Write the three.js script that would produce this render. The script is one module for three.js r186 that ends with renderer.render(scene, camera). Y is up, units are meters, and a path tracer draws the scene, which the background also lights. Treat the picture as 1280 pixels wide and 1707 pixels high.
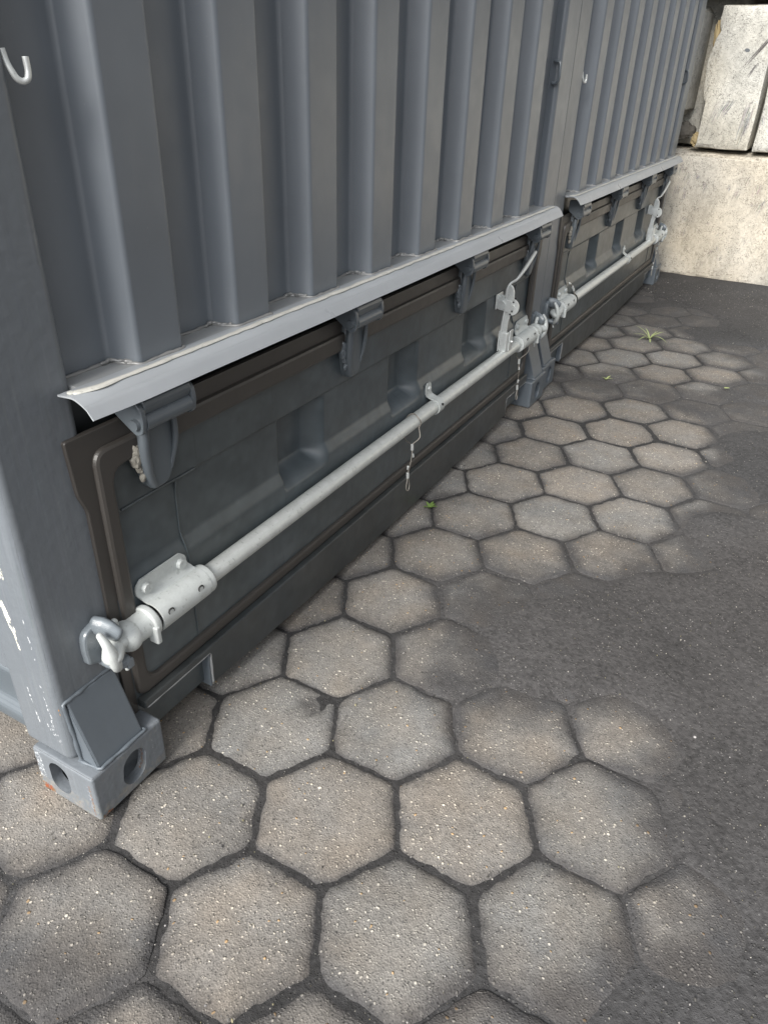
import * as THREE from 'three';
import { RoundedBoxGeometry } from 'three/addons/geometries/RoundedBoxGeometry.js';
import { mergeGeometries, mergeVertices } from 'three/addons/utils/BufferGeometryUtils.js';
import { Brush, Evaluator, SUBTRACTION } from 'three-bvh-csg';

// ---------------------------------------------------------------- camera, sky, sun, exposure
const scene = new THREE.Scene();
const camera = new THREE.PerspectiveCamera(69.13, 767 / 1024, 0.05, 400);
{
  const yaw = -0.4927, pitch = 0.5395, roll = 0.0346;
  const f = new THREE.Vector3(Math.cos(yaw) * Math.cos(pitch), -Math.sin(pitch), Math.sin(yaw) * Math.cos(pitch));
  const r = new THREE.Vector3(-Math.sin(yaw), 0, Math.cos(yaw)), u = new THREE.Vector3().crossVectors(r, f);
  const r2 = r.clone().multiplyScalar(Math.cos(roll)).addScaledVector(u, Math.sin(roll));
  const u2 = u.clone().multiplyScalar(Math.cos(roll)).addScaledVector(r, -Math.sin(roll));
  camera.position.set(-0.5516, 1.2544, 0.8833);
  camera.quaternion.setFromRotationMatrix(new THREE.Matrix4().makeBasis(r2, u2, f.clone().negate()));
}
const SUN = new THREE.Vector3(-0.86, 0.54, -0.06).normalize();
const SKY_GAIN = 0.50;
{
  const w = 512, h = 256, d = new Float32Array(w * h * 4);
  const hash = (x, y) => { const s = Math.sin(x * 127.1 + y * 311.7) * 43758.5453; return s - Math.floor(s); };
  const n2 = (x, y, px) => {
    const x0 = Math.floor(x), y0 = Math.floor(y), fx = x - x0, fy = y - y0, sx = fx * fx * (3 - 2 * fx), sy = fy * fy * (3 - 2 * fy), m = (v) => ((v % px) + px) % px;
    const a = hash(m(x0), y0), b = hash(m(x0 + 1), y0), c = hash(m(x0), y0 + 1), e = hash(m(x0 + 1), y0 + 1);
    return (a + (b - a) * sx) * (1 - sy) + (c + (e - c) * sx) * sy;
  };
  for (let j = 0; j < h; j++) for (let i = 0; i < w; i++) {
    const el = ((j + 0.5) / h - 0.5) * Math.PI, az = ((i + 0.5) / w - 0.5) * Math.PI * 2;
    const dir = new THREE.Vector3(Math.cos(el) * Math.cos(az), Math.sin(el), Math.cos(el) * Math.sin(az));
    let L = el > 0 ? 0.55 + 0.5 * Math.sin(el) : 0.16;
    if (el > 0) {
      const k = n2(i / 32, j / 20, 16) * 0.6 + n2(i / 16, j / 10 + 40, 32) * 0.4;
      L *= 0.82 + 0.36 * k;
      const c = Math.max(0, dir.dot(SUN)); L *= 0.85 + 1.0 * c * c + 10 * Math.pow(c, 6);
    }
    const o = (j * w + i) * 4;
    d[o] = L * 0.985 * SKY_GAIN; d[o + 1] = L * SKY_GAIN; d[o + 2] = L * 1.03 * SKY_GAIN; d[o + 3] = 1;
  }
  const t = new THREE.DataTexture(d, w, h, THREE.RGBAFormat, THREE.FloatType);
  t.mapping = THREE.EquirectangularReflectionMapping; t.magFilter = THREE.LinearFilter; t.needsUpdate = true;
  scene.background = t; scene.environment = t;
}
const sun = new THREE.DirectionalLight(new THREE.Color(1, 0.95, 0.88), 4.7);
sun.position.copy(SUN).multiplyScalar(20).add(new THREE.Vector3(2, 0, 0)); sun.target.position.set(2, 0, 0);
sun.castShadow = true; sun.shadow.radius = 44; sun.shadow.mapSize.set(2048, 2048);
Object.assign(sun.shadow.camera, { left: -6, right: 6, top: 6, bottom: -6, near: 1, far: 40 });
scene.add(sun, sun.target);
const renderer = new THREE.WebGLRenderer({ antialias: true });
renderer.toneMapping = THREE.LinearToneMapping; renderer.toneMappingExposure = 1.25;
renderer.shadowMap.enabled = true;

// ---------------------------------------------------------------- helpers
let seed = 12345;
const rnd = () => { seed |= 0; seed = (seed + 0x6D2B79F5) | 0; let t = Math.imul(seed ^ (seed >>> 15), 1 | seed); t = (t + Math.imul(t ^ (t >>> 7), 61 | t)) ^ t; return ((t ^ (t >>> 14)) >>> 0) / 4294967296; };
const rr = (a, b) => a + (b - a) * rnd();
const clamp = (v, a = 0, b = 1) => Math.min(b, Math.max(a, v));
const sstep = (a, b, x) => { const t = clamp((x - a) / (b - a)); return t * t * (3 - 2 * t); };
const lerp = (a, b, t) => a + (b - a) * t;
const TAB = new Float32Array(65536); for (let i = 0; i < 65536; i++) TAB[i] = rnd();
const hsh = (x, y) => TAB[((Math.imul(x, 73856093) ^ Math.imul(y, 19349663)) >>> 3) & 65535];
function vn(x, y, per = 0) {                                  // value noise, tileable when per is given
  let x0 = Math.floor(x), y0 = Math.floor(y); const fx = x - x0, fy = y - y0, sx = fx * fx * (3 - 2 * fx), sy = fy * fy * (3 - 2 * fy);
  let x1 = x0 + 1, y1 = y0 + 1;
  if (per) { x0 = ((x0 % per) + per) % per; x1 = ((x1 % per) + per) % per; y0 = ((y0 % per) + per) % per; y1 = ((y1 % per) + per) % per; }
  const a = hsh(x0, y0), b = hsh(x1, y0), c = hsh(x0, y1), d = hsh(x1, y1);
  return (a + (b - a) * sx) * (1 - sy) + (c + (d - c) * sx) * sy;
}
const fbm = (x, y, o = 4) => { let s = 0, a = 0.5, t = 0; for (let i = 0; i < o; i++) { s += a * vn(x + i * 17.3, y + i * 9.1); t += a; a *= 0.5; x *= 2; y *= 2; } return s / t; };
const fbmT = (u, v, f, o = 4) => { let s = 0, a = 0.5, t = 0; for (let i = 0; i < o; i++) { s += a * vn(u * f + i * 5, v * f + i * 3, 0 | f); t += a; a *= 0.5; f *= 2; } return s / t; };
const used = {};
function numbered(n) { if (!(n in used)) { used[n] = 0; return n; } used[n]++; return `${n}_${String(used[n]).padStart(3, '0')}`; }
function clean(g) {
  const h = g.index ? g.toNonIndexed() : g;
  for (const k of Object.keys(h.attributes)) if (!['position', 'normal', 'uv'].includes(k)) h.deleteAttribute(k);
  if (!h.attributes.uv) h.setAttribute('uv', new THREE.BufferAttribute(new Float32Array(h.attributes.position.count * 2), 2));
  h.morphAttributes = {}; return h;
}
function boxUV(g) {                                           // uv in metres from the dominant axis of the normal
  const p = g.attributes.position, n = g.attributes.normal, uv = new Float32Array(p.count * 2);
  for (let i = 0; i < p.count; i++) {
    const ax = Math.abs(n.getX(i)), ay = Math.abs(n.getY(i)), az = Math.abs(n.getZ(i));
    if (ax >= ay && ax >= az) { uv[2 * i] = p.getZ(i); uv[2 * i + 1] = p.getY(i); }
    else if (az >= ay) { uv[2 * i] = p.getX(i); uv[2 * i + 1] = p.getY(i); }
    else { uv[2 * i] = p.getX(i); uv[2 * i + 1] = p.getZ(i); }
  }
  g.setAttribute('uv', new THREE.BufferAttribute(uv, 2)); return g;
}
const merge = (gs) => boxUV(mergeGeometries(gs.map((g) => clean(g.clone()))));
function obj(name, gs, mat, parent) {
  const g = Array.isArray(gs) ? merge(gs) : gs;
  const m = new THREE.Mesh(g, mat); m.name = name; m.castShadow = m.receiveShadow = true;
  (parent || scene).add(m); return m;
}
function thing(name, label, category, pos = [0, 0, 0], group) {
  const o = new THREE.Group(); o.name = numbered(name); o.position.set(...pos); scene.add(o);
  o.userData = { label, category }; if (group) o.userData.group = group; return o;
}
const rbox = (x0, x1, y0, y1, z0, z1, r = 0.003, s = 2) => { const g = new RoundedBoxGeometry(x1 - x0, y1 - y0, z1 - z0, s, Math.min(r, (x1 - x0) / 2.01, (y1 - y0) / 2.01, (z1 - z0) / 2.01)); g.translate((x0 + x1) / 2, (y0 + y1) / 2, (z0 + z1) / 2); return g; };
const V = (a) => new THREE.Vector3(...a);
function vtube(pts, rad, o = {}) {                            // tube of varying, possibly flattened, radius with closed round ends
  const c = new THREE.CatmullRomCurve3(pts.map(V), !!o.closed, 'centripetal'), n = o.n || pts.length * 6, m = o.m || 10;
  const fr = c.computeFrenetFrames(n, !!o.closed), pos = [], idx = []; const R = Array.isArray(rad) ? rad : [rad, rad];
  const rows = [];
  for (let i = 0; i <= n; i++) {
    const t = i / n, P = c.getPointAt(t), k = t * (R.length - 1), k0 = Math.min(R.length - 2, Math.floor(k)), r = lerp(R[k0], R[k0 + 1], k - k0);
    rows.push([P, fr.normals[i], fr.binormals[i], r]);
  }
  if (!o.closed && o.cap !== false) {
    const cap = (e, dir) => [[0.35, 0.94], [0.7, 0.71], [0.94, 0.34], [1, 0.02]].map(([a, b]) => [e[0].clone().addScaledVector(dir, a * e[3] * (o.cape || 1)), e[1], e[2], e[3] * b]);
    const a = cap(rows[0], fr.tangents[0].clone().negate()).reverse(), b = cap(rows[n], fr.tangents[n]);
    rows.unshift(...a); rows.push(...b);
  }
  for (const [P, N, B, r] of rows) for (let j = 0; j < m; j++) {
    const q = j / m * Math.PI * 2, x = Math.cos(q) * r * (o.fn || 1), y = Math.sin(q) * r * (o.fb || 1);
    pos.push(P.x + N.x * x + B.x * y, P.y + N.y * x + B.y * y, P.z + N.z * x + B.z * y);
  }
  for (let i = 0; i < rows.length - 1; i++) for (let j = 0; j < m; j++) { const a = i * m + j, b = i * m + (j + 1) % m; idx.push(a, a + m, b, b, a + m, b + m); }
  const g = new THREE.BufferGeometry(); g.setAttribute('position', new THREE.Float32BufferAttribute(pos, 3)); g.setIndex(idx); g.computeVertexNormals(); return g;
}
const cylX = (x0, x1, y, z, r, r2 = r, seg = 28) => { const g = new THREE.CylinderGeometry(r2, r, x1 - x0, seg); g.rotateZ(-Math.PI / 2); g.translate((x0 + x1) / 2, y, z); return g; };
const cylZ = (x, y, z0, z1, r, r2 = r, seg = 20) => { const g = new THREE.CylinderGeometry(r2, r, z1 - z0, seg); g.rotateX(Math.PI / 2); g.translate(x, y, (z0 + z1) / 2); return g; };
const lathX = (prof, y, z, seg = 32) => { const g = new THREE.LatheGeometry(prof.map(([x, r]) => new THREE.Vector2(Math.max(r, 1e-4), x)), seg); g.rotateZ(-Math.PI / 2); g.translate(0, y, z); return g; };
function ext(pts, z0, z1, bev = 0.002, holes = [], curve = 6) {   // outline in x,y pushed from z0 to z1
  const s = pts instanceof THREE.Shape ? pts : new THREE.Shape(pts.map((p) => new THREE.Vector2(...p)));
  s.holes.push(...holes);
  const g = new THREE.ExtrudeGeometry(s, { depth: z1 - z0 - 2 * bev, bevelEnabled: bev > 0, bevelSize: bev, bevelThickness: bev, bevelOffset: -bev, bevelSegments: 2, curveSegments: curve });
  g.translate(0, 0, z0 + bev); return g;
}
function roundPoly(pts, rad, n = 5, C = THREE.Shape) {             // polygon with rounded corners
  const s = new C(), L = pts.length;
  pts.forEach((p, i) => {
    const a = new THREE.Vector2(...pts[(i + L - 1) % L]), b = new THREE.Vector2(...p), c = new THREE.Vector2(...pts[(i + 1) % L]);
    const ra = Array.isArray(rad) ? rad[i] : rad, d1 = a.clone().sub(b), d2 = c.clone().sub(b), r = Math.min(ra, d1.length() * 0.48, d2.length() * 0.48);
    const p1 = b.clone().addScaledVector(d1.normalize(), r), p2 = b.clone().addScaledVector(d2.normalize(), r);
    if (i) s.lineTo(p1.x, p1.y); else s.moveTo(p1.x, p1.y);
    if (r > 1e-5) s.quadraticCurveTo(b.x, b.y, p2.x, p2.y);
  });
  s.closePath(); return s;
}
function sheet(prof, t, x0f, x1f, nx = 1) {                       // bent sheet: profile of [z,y], swept along x, thickness t
  const n = prof.length, nor = prof.map((p, i) => { const a = prof[Math.max(0, i - 1)], b = prof[Math.min(n - 1, i + 1)]; const dz = b[0] - a[0], dy = b[1] - a[1], l = Math.hypot(dz, dy) || 1; return [dy / l, -dz / l]; });
  const pos = [], idx = [], W = 2 * n;
  for (let k = 0; k <= nx; k++) {
    const ring = [];
    for (let i = 0; i < n; i++) ring.push([prof[i][0] + nor[i][0] * t / 2, prof[i][1] + nor[i][1] * t / 2, i]);
    for (let i = n - 1; i >= 0; i--) ring.push([prof[i][0] - nor[i][0] * t / 2, prof[i][1] - nor[i][1] * t / 2, i]);
    for (const [z, y, i] of ring) pos.push(lerp(x0f(i), x1f(i), k / nx), y, z);
  }
  for (let k = 0; k < nx; k++) for (let j = 0; j < W; j++) { const a = k * W + j, b = k * W + (j + 1) % W; idx.push(a, b, a + W, b, b + W, a + W); }
  for (const k of [0, nx]) for (let i = 0; i < n - 1; i++) { const o = k * W, a = o + i, b = o + i + 1, c = o + W - 2 - i, d = o + W - 1 - i; idx.push(a, b, c, a, c, d); }
  let g = new THREE.BufferGeometry(); g.setAttribute('position', new THREE.Float32BufferAttribute(pos, 3)); g.setIndex(idx);
  g = g.toNonIndexed(); g.computeVertexNormals(); return creased(g, 0.6);
}
function creased(g, ang) {                                       // smooth normals across soft bends only
  const p = g.attributes.position, nf = p.count / 3, fn = [], map = new Map(), key = (i) => `${Math.round(p.getX(i) * 2e4)},${Math.round(p.getY(i) * 2e4)},${Math.round(p.getZ(i) * 2e4)}`;
  const a = new THREE.Vector3(), b = new THREE.Vector3(), c = new THREE.Vector3();
  for (let f = 0; f < nf; f++) {
    a.fromBufferAttribute(p, f * 3); b.fromBufferAttribute(p, f * 3 + 1); c.fromBufferAttribute(p, f * 3 + 2);
    fn.push(b.clone().sub(a).cross(c.clone().sub(a)));
    for (let k = 0; k < 3; k++) { const s = key(f * 3 + k); if (!map.has(s)) map.set(s, []); map.get(s).push(f); }
  }
  const un = fn.map((v) => v.clone().normalize()), N = new Float32Array(p.count * 3), ca = Math.cos(ang);
  for (let f = 0; f < nf; f++) for (let k = 0; k < 3; k++) {
    const s = new THREE.Vector3(); for (const q of map.get(key(f * 3 + k))) if (un[q].dot(un[f]) > ca) s.add(fn[q]);
    s.normalize().toArray(N, (f * 3 + k) * 3);
  }
  g.setAttribute('normal', new THREE.BufferAttribute(N, 3)); return g;
}

// ---------------------------------------------------------------- textures and materials
const S8 = (v) => { v = clamp(v); return 255 * (v <= 0.0031308 ? v * 12.92 : 1.055 * Math.pow(v, 1 / 2.4) - 0.055); };
function tex(n, fn, srgb) {
  const d = new Uint8Array(n * n * 4);
  for (let j = 0; j < n; j++) for (let i = 0; i < n; i++) { const c = fn(i, j), o = (j * n + i) * 4; d[o] = srgb ? S8(c[0]) : c[0] * 255; d[o + 1] = srgb ? S8(c[1]) : c[1] * 255; d[o + 2] = srgb ? S8(c[2]) : c[2] * 255; d[o + 3] = 255; }
  const t = new THREE.DataTexture(d, n, n, THREE.RGBAFormat); t.wrapS = t.wrapT = THREE.RepeatWrapping; t.magFilter = THREE.LinearFilter; t.minFilter = THREE.LinearMipmapLinearFilter; t.generateMipmaps = true;
  if (srgb) t.colorSpace = THREE.SRGBColorSpace; t.needsUpdate = true; return t;
}
function stoneFields(n, specks) {                                // speckled aggregate: colour and height buffers
  const A = new Float32Array(n * n * 3), Hh = new Float32Array(n * n);
  return { A, Hh, put(x, y, r, asp, rot, col, h) {
    const R = Math.ceil(r * 1.5), c = Math.cos(rot), s = Math.sin(rot);
    for (let j = -R; j <= R; j++) for (let i = -R; i <= R; i++) {
      const u = (i * c + j * s) / r, v = (-i * s + j * c) / (r * asp), q = u * u + v * v; if (q > 1) continue;
      const X = ((Math.round(x + i) % n) + n) % n, Y = ((Math.round(y + j) % n) + n) % n, o = Y * n + X, k = sstep(1, 0.55, q);
      for (let e = 0; e < 3; e++) A[o * 3 + e] = lerp(A[o * 3 + e], col[e], k * 0.92);
      Hh[o] = Math.max(Hh[o], lerp(Hh[o], h, k));
    }
  } };
}
let PAVER_T, PAVER_B, DIRT_T, DIRT_B;
{
  const n = 1024, F = stoneFields(n);
  for (let j = 0; j < n; j++) for (let i = 0; i < n; i++) {
    const u = i / n, v = j / n, o = j * n + i, a = fbmT(u, v, 6, 4), b = fbmT(u, v, 90, 3), c = vn(i * 0.5, j * 0.5, 512), e = hsh(i, j);
    const L = 0.72 + 0.3 * a + 0.34 * (b - 0.5) + 0.34 * (c - 0.5) + 0.18 * (e - 0.5), w = fbmT(u, v, 14, 2) - 0.5;
    F.A[o * 3] = L * (0.206 + 0.02 * w); F.A[o * 3 + 1] = L * 0.192; F.A[o * 3 + 2] = L * (0.174 - 0.02 * w);
    F.Hh[o] = 0.25 * b + 0.35 * c + 0.1 * e;
  }
  for (let k = 0; k < 13000; k++) { const g = rr(0.04, 0.12); F.put(rnd() * n, rnd() * n, rr(0.9, 2.2), rr(0.5, 1), rnd() * 7, [g, g * 0.95, g * 0.88], 0.05); }
  for (let k = 0; k < 11500; k++) { const g = rr(0.28, 0.54); F.put(rnd() * n, rnd() * n, rr(0.8, 1.9), rr(0.45, 1), rnd() * 7, [g, g * 0.93, g * 0.8], 0.75); }
  for (let k = 0; k < 900; k++) { const g = rr(0.4, 0.7); F.put(rnd() * n, rnd() * n, rr(1.6, 3.8), rr(0.45, 1), rnd() * 7, [g, g * 0.92, g * 0.78], 0.95); }
  for (let k = 0; k < 130; k++) { const g = rr(0.36, 0.5); F.put(rnd() * n, rnd() * n, rr(2, 4.2), rr(0.5, 1), rnd() * 7, [g, g * 0.68, g * 0.36], 0.95); }
  PAVER_T = tex(n, (i, j) => { const o = (j * n + i) * 3; return [F.A[o], F.A[o + 1], F.A[o + 2]]; }, true);
  PAVER_B = tex(n, (i, j) => { const h = F.Hh[j * n + i]; return [h, h, h]; });
  const D = stoneFields(n);
  for (let j = 0; j < n; j++) for (let i = 0; i < n; i++) {
    const u = i / n, v = j / n, o = j * n + i, a = fbmT(u, v, 5, 4), b = fbmT(u, v, 120, 3), e = hsh(i, j + 7);
    const L = 0.68 + 0.5 * a + 1.0 * (b - 0.5) + 0.55 * (e - 0.5) + 0.22 * (fbmT(u, v, 40, 2) - 0.5);
    D.A[o * 3] = L * 0.050; D.A[o * 3 + 1] = L * 0.0485; D.A[o * 3 + 2] = L * 0.049; D.Hh[o] = 0.4 * b + 0.2 * e + 0.2 * a;
  }
  for (let k = 0; k < 5000; k++) { const g = rr(0.03, 0.13); D.put(rnd() * n, rnd() * n, rr(1, 3), rr(0.5, 1), rnd() * 7, [g, g * 0.98, g * 0.96], rr(0.4, 0.9)); }
  for (let k = 0; k < 420; k++) { const g = rr(0.14, 0.4); D.put(rnd() * n, rnd() * n, rr(0.8, 2), rr(0.5, 1), rnd() * 7, [g, g * 0.95, g * 0.86], 0.9); }
  DIRT_T = tex(n, (i, j) => { const o = (j * n + i) * 3; return [D.A[o], D.A[o + 1], D.A[o + 2]]; }, true);
  DIRT_B = tex(n, (i, j) => { const h = D.Hh[j * n + i]; return [h, h, h]; });
}
const PAINT_R = tex(512, (i, j) => { const u = i / 512, v = j / 512, r = 0.36 + 0.16 * fbmT(u, v, 5, 4) + 0.1 * (fbmT(u, v, 40, 2) - 0.5); return [r, r, r]; });
const PAINT_B = tex(256, (i, j) => { const r = fbmT(i / 256, j / 256, 24, 3); return [r, r, r]; }); PAINT_B.repeat.set(3, 3);
const PAINT_C = tex(512, (i, j) => {
  const u = i / 512, v = j / 512; let k = 0.83 + 0.32 * fbmT(u, v, 4, 5) + 0.08 * (fbmT(u, v * 0.25, 32, 3) - 0.5); if (hsh(i * 3, j * 5 + 1) > 0.9994) k *= 2.2;
  return [0.94 * k, 0.97 * k, 1.0 * k].map((q) => q * 0.86);
}, true);
const paintC = (r, g, b, rough = 1, extra = {}) => new THREE.MeshPhysicalMaterial({ ior: 1.6, color: new THREE.Color().setRGB(r, g, b), map: PAINT_C, roughnessMap: PAINT_R, roughness: rough, bumpMap: PAINT_B, bumpScale: 0.00018, metalness: 0, side: THREE.DoubleSide, ...extra });
const FLAP_C = (() => {                                            // dusty, scuffed paint: 1.28 m of it across
  const W = 1024, c = document.createElement('canvas'); c.width = c.height = W; const g = c.getContext('2d'), im = g.createImageData(W, W);
  for (let j = 0; j < W; j++) for (let i = 0; i < W; i++) { const u = i / W, v = j / W, k = 0.66 + 0.34 * fbmT(u, v, 4, 5) + 0.16 * (fbmT(u, v, 60, 2) - 0.5) + 0.10 * (fbmT(u * 1, v, 24, 2) - 0.5), w = fbmT(u, v, 3, 3) - 0.5, o = (j * W + i) * 4; im.data[o] = 230 * k * (1 + 0.08 * w); im.data[o + 1] = 235 * k; im.data[o + 2] = 235 * k * (1 - 0.1 * w); im.data[o + 3] = 255; }
  g.putImageData(im, 0, 0);
  for (let i = 0; i < 70; i++) { g.strokeStyle = `rgba(255,255,250,${rr(0.06, 0.32)})`; g.lineWidth = rr(0.5, 1.4); const x = rnd() * W, y = rnd() * W, a = rnd() * 6.3, l = rr(6, 46); g.beginPath(); g.moveTo(x, y); g.lineTo(x + Math.cos(a) * l, y + Math.sin(a) * l); g.stroke(); }
  for (let i = 0; i < 420; i++) { g.fillStyle = `rgba(255,250,235,${rr(0.05, 0.4)})`; const q = rr(0.6, 1.8); g.fillRect(rnd() * W, rnd() * W, q, q); }
  for (let i = 0; i < 60; i++) { g.fillStyle = `rgba(20,18,16,${rr(0.05, 0.2)})`; g.fillRect(rnd() * W, rnd() * W, rr(1, 3), rr(20, 120)); }
  for (let i = 0; i < 5200; i++) { const y = -Math.log(1 - rnd() * 0.97) * 0.075, q = rr(0.5, 2.2); g.fillStyle = `rgba(${Math.floor(rr(200, 255))},${Math.floor(rr(185, 235))},${Math.floor(rr(160, 205))},${rr(0.04, 0.22)})`; g.beginPath(); g.ellipse(rnd() * W, W * (1 - (y + 0.03) / 1.28), q * rr(0.5, 1), q * rr(0.6, 1.6), 0, 0, 7); g.fill(); }
  for (let i = 0; i < 240; i++) { const x = rnd() * W, y0 = rr(0.17, 0.58); g.fillStyle = `rgba(255,245,225,${rr(0.015, 0.05)})`; g.fillRect(x, W * (1 - y0 / 1.28), rr(1, 6), rr(30, 110)); }
  const t = new THREE.CanvasTexture(c); t.colorSpace = THREE.SRGBColorSpace; t.wrapS = t.wrapT = THREE.RepeatWrapping; t.repeat.set(1 / 1.28, 1 / 1.28); return t;
})();
const M = {
  paint: paintC(0.150, 0.165, 0.182, 0.9, { ior: 1.65 }),
  flap: paintC(0.106, 0.122, 0.132, 0.85, { map: FLAP_C }),
  rail: paintC(0.068, 0.074, 0.078, 0.9, { map: FLAP_C }),
  casting: paintC(0.115, 0.131, 0.146, 0.95),
  edge: paintC(0.30, 0.30, 0.295, 0.9),
  drip: paintC(0.36, 0.37, 0.38, 0.75),
  rubber: paintC(0.054, 0.047, 0.041, 1.1),
  hinge: paintC(0.115, 0.13, 0.142, 0.7),
};
const GALV_C = tex(512, (i, j) => { const u = i / 512, v = j / 512; const k = 0.84 + 0.2 * fbmT(u, v, 12, 4) + 0.1 * (fbmT(u, v, 80, 2) - 0.5) - (fbmT(u, v, 36, 3) > 0.76 ? 0.2 : 0); return [k, k * 1.005, k * 0.99]; }, true); GALV_C.repeat.set(4, 4);
M.galv = new THREE.MeshStandardMaterial({ color: new THREE.Color().setRGB(0.58, 0.60, 0.595), map: GALV_C, metalness: 0.35, roughness: 0.42, roughnessMap: PAINT_R, side: THREE.DoubleSide }); M.galv.roughness = 0.95;
M.cast = new THREE.MeshStandardMaterial({ color: new THREE.Color().setRGB(0.52, 0.545, 0.545), map: GALV_C, metalness: 0.2, roughness: 0.55, side: THREE.DoubleSide });
M.zinc = new THREE.MeshStandardMaterial({ color: new THREE.Color().setRGB(0.66, 0.68, 0.68), metalness: 0.45, roughness: 0.36, map: GALV_C, side: THREE.DoubleSide });
M.wire = new THREE.MeshStandardMaterial({ color: new THREE.Color().setRGB(0.30, 0.28, 0.25), metalness: 0.5, roughness: 0.5 });
M.dark = new THREE.MeshStandardMaterial({ color: new THREE.Color().setRGB(0.02, 0.02, 0.02), roughness: 0.8, side: THREE.DoubleSide });
M.sealant = new THREE.MeshStandardMaterial({ color: new THREE.Color().setRGB(0.46, 0.455, 0.425), roughness: 0.65, map: GALV_C });
M.weld = new THREE.MeshStandardMaterial({ color: new THREE.Color().setRGB(0.24, 0.24, 0.235), roughness: 0.38, metalness: 0.3 });
M.weldDark = paintC(0.05, 0.058, 0.066, 0.9);

// ---------------------------------------------------------------- dirt over the paving
const DPTS = [-0.05, -0.30, 0.1, -0.16, -0.22, 0.2, -0.32, -0.30, 0.15, -0.12, -0.40, 0.15, 0.05, -0.12, 0.1, 0.09, 0.14, 0, 0.22, 0.37, 0, 0.35, 0.59, 0.05, 0.51, 0.80, 0.1, -0.03, 0.35, 0.05, 0.10, 0.58, 0.05, 0.25, 0.81, 0.1, -0.10, 0.09, 0.05, 0.37, 0.14, 0, 0.49, 0.36, 0.1, 0.64, 0.14, 0, 0.50, -0.01, 0.1, 0.76, -0.03, 0.1, 0.89, 0.14, 0.2, 1.05, -0.03, 0.1, 1.21, 0.13, 0.25, 1.42, 0.15, 0.2, 1.33, 0.00, 0.2, 1.56, 0.37, 0, 1.71, 0.60, 0, 1.71, 0.14, 0, 1.83, 0.37, 0, 1.98, 0.61, 0.2, 2.14, 0.36, 0, 1.96, 0.16, 0.3, 2.29, 0.60, 0.15, 2.51, 0.60, 0.1, 2.37, 0.39, 0.1, 2.24, 0.15, 0.1, 2.50, 0.15, 0.1, 2.63, 0.38, 0.1, 3.17, 0.04, 0.1, 3.29, 0.18, 0.05, 3.43, 0.42, 0.1, 3.01, 0.26, 0.55, 3.29, 0.60, 0.25, 0.61, 0.58, 0.38, 0.73, 0.78, 0.25, 1.33, 0.34, 0.2, 1.41, 0.53, 0.42, 1.57, 0.72, 0.5, 0.76, 0.29, 0.42, 0.36, 0.99, 0.2, 0.60, 0.88, 0.6, 1.38, 0.93, 1, 1.29, 0.78, 1, 1.07, 0.67, 1, 0.99, 0.53, 0.9, 0.97, 0.37, 0.75, 1.19, 0.57, 0.8, 1.08, 0.82, 1, 0.90, 0.99, 1, 0.59, 1.08, 1, 0.35, 1.12, 1, 0.93, 0.91, 1, 0.62, 0.96, 0.9, 1.70, 0.86, 1, 2.19, 0.90, 0.9, 2.11, 0.81, 0.6, 2.53, 0.86, 0.85, 2.80, 0.73, 0.7, 2.92, 0.53, 0.7, 3.19, 0.81, 0.8, 3.56, 0.62, 0.35, 3.66, 0.76, 0.7, 4.01, 0.56, 0.85, 4.15, 0.77, 1, 4.85, 0.44, 1, 4.89, 0.25, 1, 4.66, 0.65, 1, 5.12, 0.00, 0.9, 3.61, -0.02, 0.45, 3.75, 0.28, 0.45, 3.71, 0.12, 0.4, 4.22, 0.26, 0.7, 2.86, 0.18, 0.7, 2.67, 0.10, 0.5, 3.16, 0.48, 0.25, 0.25, 1.02, 1, 0.17, 0.96, 0.9, 0.12, 0.88, 0.7, 0.01, 0.68, 0.5, -0.09, 0.52, 0.25, -0.20, 0.32, 0.3, -0.24, 0.17, 0.75, -0.25, 0.08, 0.75, -0.18, -0.01, 0.5, -0.09, -0.08, 0.2, -0.22, 0.21, 0.5, 0.70, 0.44, 0.75, 0.81, 0.59, 0.9, 0.87, 0.72, 1, 1.05, 0.28, 0.6, 4.09, -0.15, 0.6, 3.42, -0.10, 0.3, 4.51, -0.03, 0.8, 1.17, 0.38, 0.6, 0.49, 1.03, 0.9];
function cover0(x, z) {
  let s = 0, w = 0; for (let i = 0; i < DPTS.length; i += 3) { const dx = x - DPTS[i], dz = z - DPTS[i + 1], d2 = dx * dx + dz * dz; if (d2 > 0.36) continue; const k = Math.exp(-d2 / 0.011) + 1e-4 * Math.exp(-d2 / 0.08); s += k * DPTS[i + 2]; w += k; }
  const far = z > 0.9 ? 1 : clamp(0.15 + 0.8 * sstep(0.2, 1, z) + 0.6 * sstep(3.8, 5, x)), kf = 1e-8;
  return (s + kf * far) / (w + kf);
}
const CG = { x0: -1.6, z0: -0.8, dx: 0.02, nx: 380, nz: 150, d: null };
CG.d = new Float32Array(CG.nx * CG.nz); for (let j = 0; j < CG.nz; j++) for (let i = 0; i < CG.nx; i++) CG.d[j * CG.nx + i] = cover0(CG.x0 + i * CG.dx, CG.z0 + j * CG.dx);
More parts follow.
